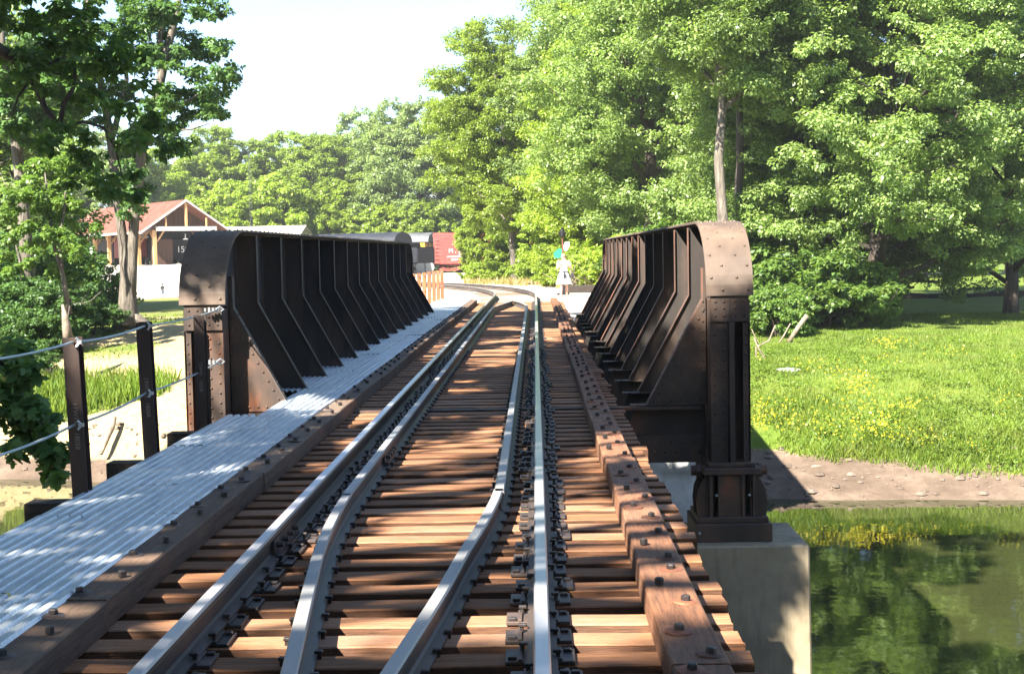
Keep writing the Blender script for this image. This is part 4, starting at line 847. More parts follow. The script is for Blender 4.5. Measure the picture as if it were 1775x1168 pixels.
# the big near maple that shades the bridge (its boughs hang into the picture at the top left)
def near_maple(loc, seed, H, R, label, n, xcl, limbs, zb, extra, cen, keep):
    r_ = np.random.RandomState(seed); cl = []
    for _ in range(extra):
        u = r_.normal(0, 1, 3); u /= np.linalg.norm(u); u *= r_.uniform(.45, 1)**.5; q = np.array(cen)+u*np.array(R)
        w = q+np.array(loc); H_ = w[2]+.2; sxx, syy = w[0]+.653*H_, w[1]+.90*H_
        hole = float(fbm(np.array(sxx*.42+3.1), np.array(syy*.23+1.7), 2, 55)) > .155
        pierlit = abs(w[0]+.653*(w[2]+2.6)-2.35) < .62 and abs(w[1]+.9*(w[2]+2.6)-14.1) < .9
        spill = (w[0]+.653*(w[2]+3.6) > 4.6) and (w[1]+.9*(w[2]+3.6) > 27.2)
        if keep(w) and not hole and not spill and not pierlit: cl.append([*q, r_.uniform(.5, 1.05)])  # clumps left out to shape the sunlight on deck, pier and bank
    lim = list(limbs); top = np.array([cen[0]*.55, cen[1]*.5, cen[2]])
    lim.append(([(0, 0, -.5), (.2, .1, 2), tuple(top*.5), tuple(top)], [.55, .45, .36, .2]))
    for k in range(0, len(cl), 3):
        q = np.array(cl[k][:3]); s = top*(.45+.5*r_.uniform()); lim.append((wander(r_, s, q, 5, .15, .4), [.12, .09, .07, .05, .03, .015]))
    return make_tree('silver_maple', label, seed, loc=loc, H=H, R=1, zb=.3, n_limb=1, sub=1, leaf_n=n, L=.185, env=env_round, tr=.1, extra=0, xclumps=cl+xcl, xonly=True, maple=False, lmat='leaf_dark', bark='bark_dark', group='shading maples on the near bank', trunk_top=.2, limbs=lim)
def out_of_view(w):
    """keep clear of the picture except the top left corner"""
    if w[1] < 1.5: return True
    px = 928+w[0]*2400/w[1]; py = 437-(w[2]-1.52)*2400/w[1]; m = 1.3*2400/w[1]
    return py < -m or px < -m*.3
nb = (-13.5, 15.5, G(-13.5, 15.5)-.1)
xh = []
for px, py, w, h, n, Y in ((60, 60, 90, 70, 26, 25), (160, 70, 90, 70, 24, 25.5), (110, 150, 70, 50, 12, 25), (220, 130, 60, 60, 14, 26), (240, 220, 45, 40, 8, 26), (100, 235, 70, 25, 9, 25), (175, 240, 60, 30, 9, 25.5), (205, 300, 45, 40, 8, 26), (235, 350, 16, 14, 2, 26), (30, 20, 60, 40, 12, 24), (285, 240, 25, 20, 3, 26.5), (20, 120, 30, 40, 6, 24.5), (150, 300, 40, 30, 5, 25.5)):
    for _ in range(int(n*.75)): q = P(px+rsx.uniform(-w, w)*.95, py+rsx.uniform(-h, h)*.95, Y+rsx.uniform(-1.2, 1.2), nb); xh.append([*q, .20*rsx.uniform(.6, 1.25)])
hl = [([P(-160, -90, 21, nb), P(-30, 60, 23, nb), P(40, 110, 24.5, nb), P(70, 150, 25, nb), P(85, 190, 25, nb), P(110, 222, 25, nb)], [.17, .12, .085, .07, .05, .035]), ([P(110, 222, 25, nb), P(150, 212, 25.3, nb), P(185, 222, 25.6, nb), P(205, 260, 26, nb), P(215, 310, 26, nb)], [.035, .03, .025, .018, .01]),
      ([P(60, 115, 24.5, nb), P(95, 112, 25, nb), P(125, 100, 25.2, nb)], [.04, .03, .015]), ([P(80, 112, 24.8, nb), P(105, 130, 25, nb), P(125, 132, 25.2, nb)], [.03, .02, .012]), ([P(108, 220, 25, nb), P(118, 180, 25, nb), P(135, 155, 25, nb), P(140, 120, 25, nb)], [.05, .05, .04, .025]), ([P(60, 140, 25, nb), P(38, 170, 25, nb), P(25, 205, 25, nb)], [.03, .02, .01])]
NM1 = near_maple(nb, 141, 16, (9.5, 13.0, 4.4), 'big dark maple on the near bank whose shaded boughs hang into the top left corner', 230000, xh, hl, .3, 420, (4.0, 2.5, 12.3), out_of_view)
nb2 = (-12.5, 0.5, G(-12.5, .5)-.1)
NM2 = near_maple(nb2, 142, 16, (10.0, 10.0, 4.0), 'big maple on the near bank behind the camera, shading the closest ties', 200000, [], [], .3, 420, (4.0, -2.0, 11.5), out_of_view)
for i, (x, y, sc) in enumerate([(-6, -22, 1.0), (5, -24, 1.1), (15, -17, 1.0), (-17, -26, 1.1), (12, -34, 1.2), (0, -38, 1.2), (-28, -14, 1.0), (26, -20, 1.1), (-32, 2, 1.0), (24, -6, .9)]):
    place(fp[i % 2], (x, y, G(x, y)), i*2.1, sc, 'woodland tree behind the camera, %s along the near bank' % ordinal(i+1), 'woodland behind the camera')
# lobed leaves dangling at the lower left
nb3 = (-8.2, 12.5, G(-8.2, 12.5))
xd = []
for px, py, w, h, n in ((15, 660, 28, 35, 6), (25, 720, 35, 30, 7), (70, 770, 30, 25, 6), (45, 745, 35, 20, 5), (80, 810, 14, 22, 3), (10, 590, 18, 35, 4), (35, 640, 25, 12, 3), (8, 780, 14, 25, 3), (75, 730, 18, 14, 2), (-40, 640, 60, 60, 8), (-50, 740, 60, 60, 8)):
    for _ in range(n): q = P(px+rsx.uniform(-w, w)*.8, py+rsx.uniform(-h, h)*.8, 12+rsx.uniform(-.5, .5), nb3); xd.append([*q, .085*rsx.uniform(.7, 1.3)])
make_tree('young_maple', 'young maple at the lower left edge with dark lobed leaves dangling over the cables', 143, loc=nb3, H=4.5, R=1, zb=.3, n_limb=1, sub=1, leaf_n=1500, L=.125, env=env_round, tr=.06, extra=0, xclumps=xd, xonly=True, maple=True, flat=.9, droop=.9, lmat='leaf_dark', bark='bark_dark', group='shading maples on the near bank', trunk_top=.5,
    limbs=[([(0, 0, -.4), (.3, -.1, 1.5), (.9, -.2, 2.6), P(-120, 560, 12, nb3)], [.09, .08, .06, .03]), ([P(-120, 560, 12, nb3), P(-20, 610, 12, nb3), P(25, 690, 12, nb3), P(60, 740, 12, nb3), P(82, 790, 12, nb3)], [.03, .02, .012, .008, .004]), ([P(-120, 620, 12, nb3), P(-20, 690, 12, nb3), P(20, 740, 12, nb3), P(75, 765, 12, nb3)], [.02, .014, .008, .004]), ([P(-40, 600, 12, nb3), P(0, 640, 12, nb3), P(45, 640, 12, nb3)], [.012, .008, .004])])
# shrubs
def shrub(seed, lmat, L=.11, n=16000, H=2.2, R=1.7):
    return make_tree('shrub', 'x', seed, loc=(0, 0, 0), H=H, R=R, zb=.05, n_limb=12, sub=4, leaf_n=n, L=L, env=env_low, tr=.05, extra=40, clump_r=.16, lmat=lmat, bark='bark_dark', stems=3, trunk_top=.6)
def set_shrubs(proto, spots, grp):
    for i, (px, Y, sc, lab) in enumerate(spots):
        x, y, z = at(px, Y); o = proto if i == 0 else copy_tree(proto); o.location = (x, y, z); o.rotation_euler = (0, 0, i*1.7); o.scale = (sc*random.Random(i).uniform(.9, 1.25), sc, sc); o['label'] = lab; o['group'] = grp
set_shrubs(shrub(151, 'leaf_dark'), [(30, 44, 1.0, 'dark shrub at the left edge above the dangling leaves'), (85, 46, .9, 'dark shrub at the foot of the sapling'), (150, 47, .6, 'dark shrub just left of the twin stemmed maple'), (10, 50, 1.5, 'tall dark shrub at the left edge'), (70, 52, 1.5, 'tall dark shrub behind the sapling'), (128, 55, .7, 'dark shrub behind the twin stemmed maple'), (-60, 46, 1.5, 'dark shrub past the left edge'), (175, 62, 1.0, 'small shrub against the pale gravel left of the twin stems'), (40, 60, 1.9, 'large shrub at the back of the left bank'), (20, 40.5, .6, 'low shrub on the left bank edge by the snag'), (60, 43, .7, 'low shrub in front of the sapling foot')], 'shrubs on the left bank')  # darker leaf colour stands in for tree shade on this bank
set_shrubs(shrub(152, 'leaf_young', .13, 18000), [(1315, 54, .95, 'light green shrub right beside the right girder post'), (1372, 56, 1.0, 'light green shrub above the leaning dead stub'), (1425, 56, 1.5, 'light green shrub left of the furrowed trunk'), (1468, 57, 1.25, 'light green shrub touching the furrowed trunk'), (1345, 52, .9, 'rounded light shrub in front, near the leaning stub'), (1340, 60, 1.7, 'taller light shrub behind the girder side shrubs'), (1440, 61, 1.7, 'tall shrub close behind the furrowed trunk'), (1240, 58, 1.7, 'light shrub hidden behind the right girder'), (1180, 62, 1.8, 'light shrub over the top of the right girder'), (1390, 63, 2.0, 'big shrub in the deep shade of the right trees')], 'shrubs at the foot of the right hand trees')
set_shrubs(shrub(153, 'leaf_yel', .14, 16000), [(1010, 68, .8, 'yellow green bush right of the woman with dead twigs over it'), (1060, 66, 1.0, 'yellow green bush behind the far end of the right girder'), (985, 72, .9, 'yellow green bush directly behind the woman'), (868, 100, .9, 'yellow green bush at the foot of the low tree'), (828, 106, .8, 'small bush beside the boxcar truck'), (930, 92, .9, 'bush just right of the pale trunk'), (918, 112, 2.3, 'tall bush behind the pale trunk'), (1100, 64, 1.2, 'bush behind the ribs of the right girder'), (1040, 76, 1.3, 'bush under the low boughs of the maple')], 'bushes beside the track curve')
# dead wood
def deadwood(name, label, cat, base, polys, m='deadwood'):
    t = base; b = MB()
    for pts, rad in polys: b.tube([np.array(p)+0*np.array(t) for p in pts], rad, 7)
    return tag(b.build(name, M[m], loc=tuple(t), smooth=True), label, cat)
q = at(1545, 80); W_ = lambda px, py, Y=80: P(px, py, Y, q)
deadwood('fallen_trunk', 'long dark fallen trunk with bare forked branches lying under the right trees', 'fallen tree', q,
    [([W_(1538, 520), W_(1575, 515), W_(1600, 518), W_(1640, 519), W_(1680, 517), W_(1700, 512), W_(1735, 506), W_(1775, 508), W_(1830, 505)], [.26, .28, .34, .42, .32, .24, .19, .15, .08]),
     ([W_(1560, 522), W_(1620, 523), W_(1680, 531), W_(1740, 536)], [.18, .2, .12, .05]), ([W_(1640, 518, 79.5), W_(1655, 505, 79), W_(1680, 499, 78.5), W_(1715, 498, 78)], [.09, .07, .05, .02]),
     ([W_(1530, 508), W_(1550, 490), W_(1575, 486), W_(1620, 488), W_(1660, 487)], [.16, .17, .1, .07, .04]), ([W_(1532, 512), W_(1560, 502), W_(1580, 497)], [.09, .11, .07]), ([W_(1600, 488), W_(1612, 476), W_(1622, 466)], [.03, .02, .01]), ([W_(1735, 506), W_(1760, 520), W_(1790, 530)], [.06, .04, .02]), ([W_(1700, 512), W_(1735, 522), W_(1768, 527)], [.05, .03, .015])], 'dead_dark')
q = at(1378, 49)
deadwood('dead_stub', 'thick pale dead stub leaning to the right in the meadow grass', 'dead branch', q, [([P(1364, 592, 49, q), P(1380, 568, 49, q), P(1396, 546, 49, q)], [.085, .085, .09])])
deadwood('dead_stick', 'thin reddish dead stick leaning left of the thick stub', 'dead branch', q, [([P(1343, 600, 49, q), P(1355, 582, 49, q), P(1367, 560, 49, q)], [.035, .03, .02])])
q = at(1320, 43)
deadwood('dead_brush', 'tangle of bare brown twigs leaning on the old wire fence in the meadow', 'dead branch', q, [([P(1304, 585, 43, q), P(1311, 602, 43, q), P(1322, 620, 43, q), P(1324, 645, 43, q)], [.02, .03, .03, .02]), ([P(1310, 600, 43, q), P(1330, 590, 43, q), P(1341, 563, 43, q)], [.02, .03, .02]), ([P(1308, 640, 43, q), P(1307, 600, 43, q)], [.025, .02]), ([P(1322, 622, 43, q), P(1335, 634, 43, q), P(1350, 650, 43, q)], [.02, .05, .02]), ([P(1300, 570, 43, q), P(1313, 600, 43, q), P(1320, 590, 43, q)], [.012, .02, .01])])
q = at(1340, 41)
deadwood('wire_fence_post', 'thin grey steel post with a pale tip standing in the flowering meadow', 'fence post', q, [([P(1341, 697, 41, q), P(1338, 636, 41, q)], [.03, .03])])
q = at(1362, 39.5)
b = MB(); b.lathe([(.30, -.05), (.34, .06), (.24, .13), (.08, .15)], n=9, sx=1.2, sy=.5); tag(b.build('pale_rock', M['pale_concrete'], loc=q), 'flat pale rock lying among the yellow flowers', 'rock')
q = at(105, 40)
deadwood('broken_snag', 'pale broken stump splinter standing behind the first rusty post', 'stump', q, [([P(110, 592, 40, q), P(107, 560, 40, q), P(102, 528, 40, q)], [.16, .12, .03])])
q = at(1400, 32.3)
deadwood('mud_log', 'short pale log lying on the mud below the flowers', 'driftwood', q, [([P(1392, 818, 32.3, q), P(1405, 812, 32.3, q), P(1420, 809, 32.3, q)], [.06, .07, .05])])
q = at(1545, 31.6)
deadwood('mud_branch', 'dark crooked branch lying where the grass meets the mud', 'driftwood', q, [([P(1525, 832, 31.6, q), P(1545, 836, 31.6, q), P(1560, 829, 31.6, q)], [.03, .045, .03])], 'bark_dark')
q = at(170, 36)
deadwood('driftwood_root', 'pale crooked root running down the bank between the rusty posts', 'driftwood', q, [([P(187, 726, 37, q), P(181, 745, 36.6, q), P(172, 762, 36.2, q), P(160, 790, 35.6, q)], [.05, .07, .07, .05])])
q = at(1015, 60)
r_ = np.random.RandomState(3); pl = []
for k in range(26):
    a = np.array([r_.uniform(-1.6, 1.6), r_.uniform(-.6, .6), r_.uniform(0, .5)]); pl.append((wander(r_, a, a+np.array([r_.uniform(-1.6, 1.6), r_.uniform(-.4, .4), r_.uniform(.3, 1.5)]), 3, .1), [.02, .016, .012, .006]))
deadwood('brush_pile', 'pile of pale dead twigs right of the woman beyond the girder end', 'brush pile', (at(1015, 66)), pl)
# ------------------------------------------------------------------ depot, sheds, train
M['roof_red'] = simple('red_metal_roof', [(.3, (.17, .066, .044)), (.5, (.21, .085, .058)), (.7, (.26, .12, .085))], .8, .55, .1, (1, 1, 1), .15, .01, 3, .05)
M['roof_tan'] = simple('tan_roof', [(.3, (.36, .31, .25)), (.7, (.47, .42, .35))], 1, .7, 0, var=0)
M['white_trim'] = flat('white_trim', (.42, .40, .37), .6)
M['post_wood'] = simple('honey_timber', [(.3, (.33, .19, .08)), (.7, (.48, .29, .13))], 3, .7, 0, (1, 1, .3), .2, .01, 10, .1)
M['board_brown'] = simple('brown_boards', [(.3, (.04, .022, .014)), (.5, (.07, .037, .024)), (.7, (.10, .055, .037))], 3, .8, 0, (3, 3, .2), .4, .02, 8, .1)
M['board_red'] = simple('dark_red_boards', [(.3, (.10, .02, .018)), (.7, (.17, .035, .03))], 3, .7, 0, (2, 2, .2), .3, .02, 8, .1)
M['black_paint'] = simple('black_paint', [(.3, (.006, .006, .007)), (.7, (.013, .013, .015))], 2, .6, 0, bump=.1, var=.1, spec=.3)
M['tender_paint'] = simple('blue_black_paint', [(.3, (.007, .008, .012)), (.7, (.015, .017, .024))], 2, .6, 0, bump=.1, var=.1, spec=.3)
M['boxcar_red'] = simple('boxcar_red_paint', [(.3, (.20, .04, .033)), (.5, (.27, .058, .046)), (.7, (.33, .085, .07))], 1.4, .6, 0, (1, 1, .6), .2, .01, 12, .05)
M['silver_roof'] = simple('silver_roof', [(.3, (.05, .053, .056)), (.7, (.12, .123, .126))], 1, .5, .1, bump=.1, var=.05)
M['dark_roof'] = simple('dark_roof', [(.3, (.010, .012, .016)), (.7, (.024, .027, .035))], 1, .6, 0, bump=.1, var=.05, spec=.3)
M['orange_paint'] = flat('orange_paint', (.62, .26, .02), .5)
M['white_paint'] = flat('white_lettering', (.75, .74, .72), .6)
M['dark_glass'] = flat('dark_glass', (.02, .025, .03), .1)
M['pale_grey'] = simple('pale_grey_paint', [(.3, (.18, .185, .17)), (.7, (.27, .275, .26))], 3, .6, 0, var=.1)
RD = Vector((-.6, .8, 0)); RP_ = Vector((.8, .6, 0))                    # ridge direction (going away), across
dp = thing('depot', 'open timber depot with a red gable roof and white trim on the far left', 'building', (-31.7, 126, G(-31.7, 126)))
dp.rotation_euler = (0, 0, math.atan2(.8, -.6)-PI/2)                      # local +y runs along the ridge, +x to the right eave
zg = dp.location.z; ZR = 6.85-zg; ZE = 4.0-zg; HW = 4.3; LN = 24
SL = (ZR-ZE)/HW
for s, nm in ((-1, 'roof'), (1, 'roof')):
    b = MB(); b.prism([(0, ZR), (s*HW, ZE), (s*HW, ZE-.12), (0, ZR-.12)], lambda p, q: (p[0], q, p[1]), 0, LN)
    for k in range(1, 52): y = k*.4; b.prism([(0, ZR+.04), (s*HW, ZE+.04), (s*HW, ZE), (0, ZR)], lambda p, q: (p[0], q, p[1]), y-.02, y+.02)
    b.build('roof', M['roof_red'], dp)
b = MB()
for s in (-1, 1): b.prism([(0, ZR+.03), (s*(HW+.05), ZE+.0), (s*(HW+.05), ZE-.2), (0, ZR-.17)], lambda p, q: (p[0], q, p[1]), -.08, -.01)
b.box(-HW-.08, -HW-.01, -.05, LN, ZE-.2, ZE-.02); b.build('roof_trim', M['white_trim'], dp)
b = MB(); b.box(-2.9, 2.9, .02, .22, ZE+.02, ZE+.42); b.build('tie_beam', M['white_trim'], dp)
b = MB(); b.box(-.1, .1, .03, .2, ZE+.42, ZR-.3); b.box(-2.0, -1.9, .03, .2, ZE+.42, ZE+1.2); b.box(1.9, 2.0, .03, .2, ZE+.42, ZE+1.2); b.build('king_post', M['post_wood'], dp)
b = MB(); b.prism([(0, ZR-.35), (-3.6, ZE+.42), (3.6, ZE+.42)], lambda p, q: (p[0], q, p[1]), 2.6, 2.7); b.build('gable_boards', M['board_brown'], dp)
for k in range(6):
    y = .15+k*3.9
    for x in (-3.0, 3.0): MB().box(x-.15, x+.15, y, y+.3, -.4, ZE+.1).build('post', M['post_wood'], dp); MB().beam((x, y+.15, ZE-1.2), (x+(.9 if x < 0 else -.9), y+.15, ZE), .14, .14).build('brace', M['post_wood'], dp)
for k in range(5): y = .3+k*3.9; MB().beam((-3.0, y+.1, ZE-.9), (-3.0, y+.9, ZE), .14, .14).build('brace', M['post_wood'], dp)
b = MB(); b.box(-2.9, -.9, 1.3, 1.4, 0, 2.3); b.build('board_fence', M['board_brown'], dp)
MB().box(-1.3, 2.9, LN-6, LN-5.8, 0, ZE).build('back_wall', M['board_brown'], dp)
b = MB(); b.lathe([(.05, .5), (.05, .1), (.28, 0)], n=10); o = b.build('pendant_lamp', M['white_trim'], dp); o.location = (-.05, .3, ZE-.75)
# rolling stock sheltered in the depot
def in_depot(x, y, z=0): return Matrix.Translation(dp.location) @ Matrix.Rotation(dp.rotation_euler.z, 4, 'Z') @ Vector((x, y, z))
t = thing('locomotive', 'black locomotive with a round smokebox and white numerals under the depot gable', 'locomotive', in_depot(.75, 2.6), dp.rotation_euler.z)
MB().box(-1.3, 1.3, 0, 6, .5, 2.35).build('tank', M['black_paint'], t, bevel=.04)
b = MB(); b.tube([(0, .4, 2.3), (0, 6.5, 2.3)], 1.15, 24); b.build('boiler', M['black_paint'], t)
b = MB(); b.box(-1.35, 1.35, -.1, 6, .35, .5); b.build('running_board', M['black_paint'], t)
k = link('numerals', text_mesh('150', .8, .01), M['white_paint'], t); k.rotation_euler = (PI/2, 0, 0); k.location = (-.15, -.03, 1.35)
for yy in (1, 2.6, 4.2):
    for s in (-1, 1): b = MB(); b.tube([(s*.72, yy, .42), (s*.84, yy, .42)], .42, 16); b.build('wheel', M['black_paint'], t)
for x, y, m, lab in ((-.9, 8.6, 'board_red', 'dark red goods van parked inside the depot'), (-.6, 14.4, 'black_paint', 'black wagon parked deeper inside the depot')):
    t = thing('goods_van', lab, 'railway wagon', in_depot(x, y), dp.rotation_euler.z, 'wagons inside the depot')
    MB().box(-1.2, 1.2, 0, 4.6, .7, 2.5).build('body', M[m], t, bevel=.03); b = MB(); b.prism([(-1.25, 2.5), (1.25, 2.5), (.7, 2.72), (0, 2.8), (-.7, 2.72)], lambda p, q: (p[0], q, p[1]), -.05, 4.65); b.build('roof', M['white_trim'], t)
    for yy in (1, 3.6):
        for s in (-1, 1): b = MB(); b.tube([(s*.72, yy, .42), (s*.84, yy, .42)], .42, 14); b.build('wheel', M['black_paint'], t)
# sheds behind
def shed(name, label, loc, rz, L, Wd, hw, hr, mr, mw, chimney=False):
    t = thing(name, label, 'building', loc, rz, None)
    MB().box(-L/2, L/2, -Wd/2, Wd/2, -1, hw).build('wall', M[mw], t)
    b = MB(); b.prism([(-Wd/2+.01, hw), (Wd/2-.01, hw), (0, hr-.1)], lambda p, q: (q, p[0], p[1]), -L/2+.02, L/2-.02); b.build('gable', M[mw], t)
    for s in (-1, 1):
        b = MB(); b.prism([(0, hr), (s*(Wd/2+.5), hw-.2), (s*(Wd/2+.5), hw-.1), (0, hr+.12)], lambda p, q: (q, p[0], p[1]), -L/2-.4, L/2+.4); r_ = b.build('roof', M[mr], t)
    if chimney: MB().box(1.4, 2.1, -.35, .35, hw+.4, hr+.9).build('chimney', M['roof_red'], t, bevel=.02)
    for k in range(int(L/4)): b = MB(); b.box(-L/2+1.5+k*4, -L/2+2.7+k*4, -Wd/2-.05, -Wd/2-.003, 1.1, 2.3); b.build('window', M['dark_glass'], t)
    return t
x, y = -31.4, 160; shed('shed', 'long low shed with a pale tan roof showing above the left girder', (x, y, .2), -.12, 9.5, 7, 3.3, 4.75, 'roof_tan', 'roof_tan')
x, y = -37.2, 172; shed('brick_house', 'red roofed house with a chimney peeping out behind the depot', (x, y, .2), -.1, 8, 7, 3.6, 5.3, 'roof_red', 'board_brown', True)
t = thing('radio_mast', 'thin pale lattice radio mast against the far trees', 'mast', ((436-928)*156/2400, 156, 0), 0)
b = MB()
for a in range(3):
    c, s = .18*math.cos(a*2.1), .18*math.sin(a*2.1); b.tube([(c, s, -1), (c*.6, s*.6, 13)], .012, 4)
for k in range(26):
    z = k*.5; b.tube([(.18, 0, z), (-.09, .155, z+.25), (-.09, -.155, z+.5)], .006, 3)
b.build('lattice', M['silver_roof'], t); MB().tube([(0, 0, 12.8), (0, 0, 14)], .02, 5).build('aerial', M['silver_roof'], t)
# ---- cars
def truck(t, x, m, ax=.9, z=.0, wr=.42):
    f = thing('truck', None, None); f.parent = t; f.location = (x, 0, z)
    for s in (-1, 1):
        b = MB(); pr = [(-1.25, .42), (-.9, .72), (-.35, .40), (.35, .40), (.9, .72), (1.25, .42), (.95, .36), (.5, .22), (-.5, .22), (-.95, .36)]
        b.prism(pr, lambda p, q: (p[0], s*1.02+q, p[1]), -.07, .07); b.box(-.3, .3, s*1.0-.1, s*1.0+.1, .5, .72); b.beam((-.85, s*1.1, .66), (0, s*1.1, .3), .1, .1); b.beam((.85, s*1.1, .66), (0, s*1.1, .3), .1, .1)
        b.build('side_frame', m, f)
        for a in (-ax, ax): b = MB(); b.tube([(a, s*.68, wr), (a, s*.70, wr), (a, s*.82, wr)], [wr+.04, wr+.04, wr], 18); b.tube([(a, s*.8, wr), (a, s*.9, wr)], .13, 10); b.build('wheel', M['black_paint'], f)
    b = MB(); b.box(-.25, .25, -1.1, 1.1, .55, .78); b.build('bolster', m, f); return f
def boxcar(loc, rz):
    t = thing('boxcar', 'faded red boxcar with white lettering standing behind the low yellow green tree', 'railway car', loc, rz)
    b = MB(); b.box(-6.1, 6.1, -1.45, 1.45, 1.0, 3.95)
    for k in range(19): b.box(-6.13, 6.13, -1.475, -1.452, 1.12+k*.15, 1.20+k*.15)
    b.build('body', M['boxcar_red'], t)
    b = MB(); b.prism([(-1.55, 3.95), (1.55, 3.95), (.9, 4.15), (0, 4.25), (-.9, 4.15)], lambda p, q: (q, p[0], p[1]), -6.2, 6.2); b.box(-6.2, 6.2, -.25, .25, 4.26, 4.3); b.box(-6.16, 6.16, -1.50, -1.47, 3.75, 3.95); b.build('roof', M['boxcar_red'], t)
    d = MB().box(-.9, .9, -1.53, -1.49, 1.1, 3.7).build('door', M['boxcar_red'], t); MB().box(-.05, .05, -1.57, -1.532, 2.0, 2.5).build('handle', M['black_paint'], d)
    b = MB(); b.box(-6.0, 6.0, -1.2, 1.2, .8, .99); b.box(-6.5, -6.1, -.12, .12, .75, .95); b.box(6.1, 6.5, -.12, .12, .75, .95); b.build('underframe', M['boxcar_red'], t)
    for txt, sz, x, z in (('M O', .34, -3.3, 3.22), ('M . Y . C', .62, -3.4, 2.35), ('31684', .40, -3.0, 1.98), ('CAPY', .30, -3.9, 1.42), ('LT WT', .30, -2.3, 1.42)):
        k = link('lettering', text_mesh(txt, sz, .004), M['white_paint'], t); k.rotation_euler = (PI/2, 0, 0); k.location = (x, -1.482, z)
    b = MB(); b.box(-4.7, -1.6, -1.484, -1.478, 1.70, 1.78); b.build('lettering', M['white_paint'], t)
    b = MB()
    for k in range(7): b.tube([(-6.0, -1.55, 1.1+k*.4), (-5.55, -1.55, 1.1+k*.4)], .025, 5)
    b.build('ladder', M['boxcar_red'], t)
    for x in (-4.4, 4.4): truck(t, x, M['boxcar_red'])
    return t
Yt = 146
def tp(px, Y): x = (px-928)*Y/2400; return x
boxcar((tp(752, Yt)+6.1, Yt+1.45, -.55), 0)
# tender seen by its corner
t = thing('tender', 'blue black square tender whose corner faces the camera beside the red boxcar', 'railway car', (tp(708, 141), 143.2, -.60), -.62)
MB().box(-2.6, 2.15, -1.45, 1.45, 1.15, 2.75).build('tank', M['tender_paint'], t, bevel=.12)
b = MB(); b.box(-2.65, 2.2, -1.5, 1.5, .85, 1.12); b.build('frame', M['black_paint'], t)
b = MB(); b.box(-2.55, 2.1, -1.4, 1.4, 2.751, 2.85); b.prism([(-1.0, 2.85), (1.0, 2.85), (.85, 3.3), (-.85, 3.3)], lambda p, q: (q, p[0], p[1]), -2.2, .6); b.build('coal_bunker', M['black_paint'], t)
for x in (-1.5, 1.2): truck(t, x, M['black_paint'])
t = thing('buffer_plate', 'pale grey rounded footplate and steps below the tender', 'railway fitting', (tp(737, 139), 138.6, -.6), 0)
b = MB(); pr = [(-.85, .35), (-.9, 1.0), (-.75, 1.22), (.75, 1.22), (.9, 1.0), (.85, .55), (.45, .2), (-.45, .2)]; b.prism(pr, lambda p, q: (p[0], q, p[1]), -.05, .05); b.box(-1.0, 1.0, -.07, -.055, .72, .78); b.build('plate', M['pale_grey'], t)
b = MB(); b.box(-.04, .04, -.12, -.075, -.1, 1.25); b.build('coupler_post', M['black_paint'], t)
for s in (-.8, .5): b = MB(); b.tube([(s, .1, .15), (s+.25, .1, .15)], .28, 14); b.build('wheel', M['pale_grey'], t)
def coach(label, loc, rz, L, body, roof, H0=2.6, HR=3.75, W2=1.45, band=None):
    t = thing('passenger_car', label, 'railway car', loc, rz, 'old passenger cars behind the left girder')
    MB().box(-L/2, L/2, -W2, W2, .9, H0).build('body', M[body], t)
    pr = [(-W2-.12, H0)]+[(-(W2+.12)*math.cos(a), H0+(HR-H0)*math.sin(a)**.8) for a in np.linspace(0.05, PI-.05, 14)]+[(W2+.12, H0)]
    b = MB(); b.prism(pr, lambda p, q: (q, p[0], p[1]), -L/2-.5, L/2+.5); b.build('roof', M[roof], t)
    if band:
        b = MB(); b.box(-L/2-.01, L/2+.03, -W2-.02, W2+.02, H0-.75, H0-.05); bb = b.build('window_band', M[band], t)
        for k in range(int(L/1.1)): MB().box(-L/2+.4+k*1.1, -L/2+.6+k*1.1, -W2-.04, -W2-.021, H0-.7, H0-.1).build('window', M['dark_glass'], bb)
        for yy in (-.75, .15, .9): MB().box(L/2+.031, L/2+.05, yy-.12, yy+.12, H0-.7, H0-.1).build('window', M['dark_glass'], bb)
    for x in (-L/2+1.6, L/2-1.6): truck(t, x, M['black_paint'])
    return t
coach('dark railway car with a curved blue grey roof showing above the left girder', (tp(655, 134)-2.0, 137.5, -.45), -.50, 9, 'black_paint', 'dark_roof', 3.0, 4.15)
coach('railway car with a silver rounded roof and orange window band behind the tender', (tp(730, 150)-3.7, 152.6, -.55), -.42, 10.5, 'tender_paint', 'silver_roof', 3.35, 4.4, 1.5, 'orange_paint')
# rails under the train
for yy, lab in ((Yt+.72, 'thin near rail in the gravel below the boxcar'), (Yt+2.2, 'thin far rail in the gravel below the boxcar')):
    o = sweep_rail([(-40, yy, -.72), (-10, yy, -.72), (12, yy, -.72)], 0).build('siding_rail', [M['rail_side'], M['rail_top']]); tag(o, lab, 'rail', 'rails of the siding')
# second line joining the curve
pts = [(float(track_x(y))+k, y, -.40) for y, k in ((96, -2.0), (90, -3.0), (84, -4.6), (79, -7.0), (77, -8.6))]
for dxx, lab in ((0, 'outer rail of the branch that leaves the curve to the left'), (1.5, 'inner rail of the branch that leaves the curve to the left')):
    o = sweep_rail([(a+dxx*.3, b_+dxx*.95, c) for a, b_, c in pts], 0).build('branch_rail', [M['rail_side'], M['rail_side']]); tag(o, lab, 'rail', 'rails of the branch line')
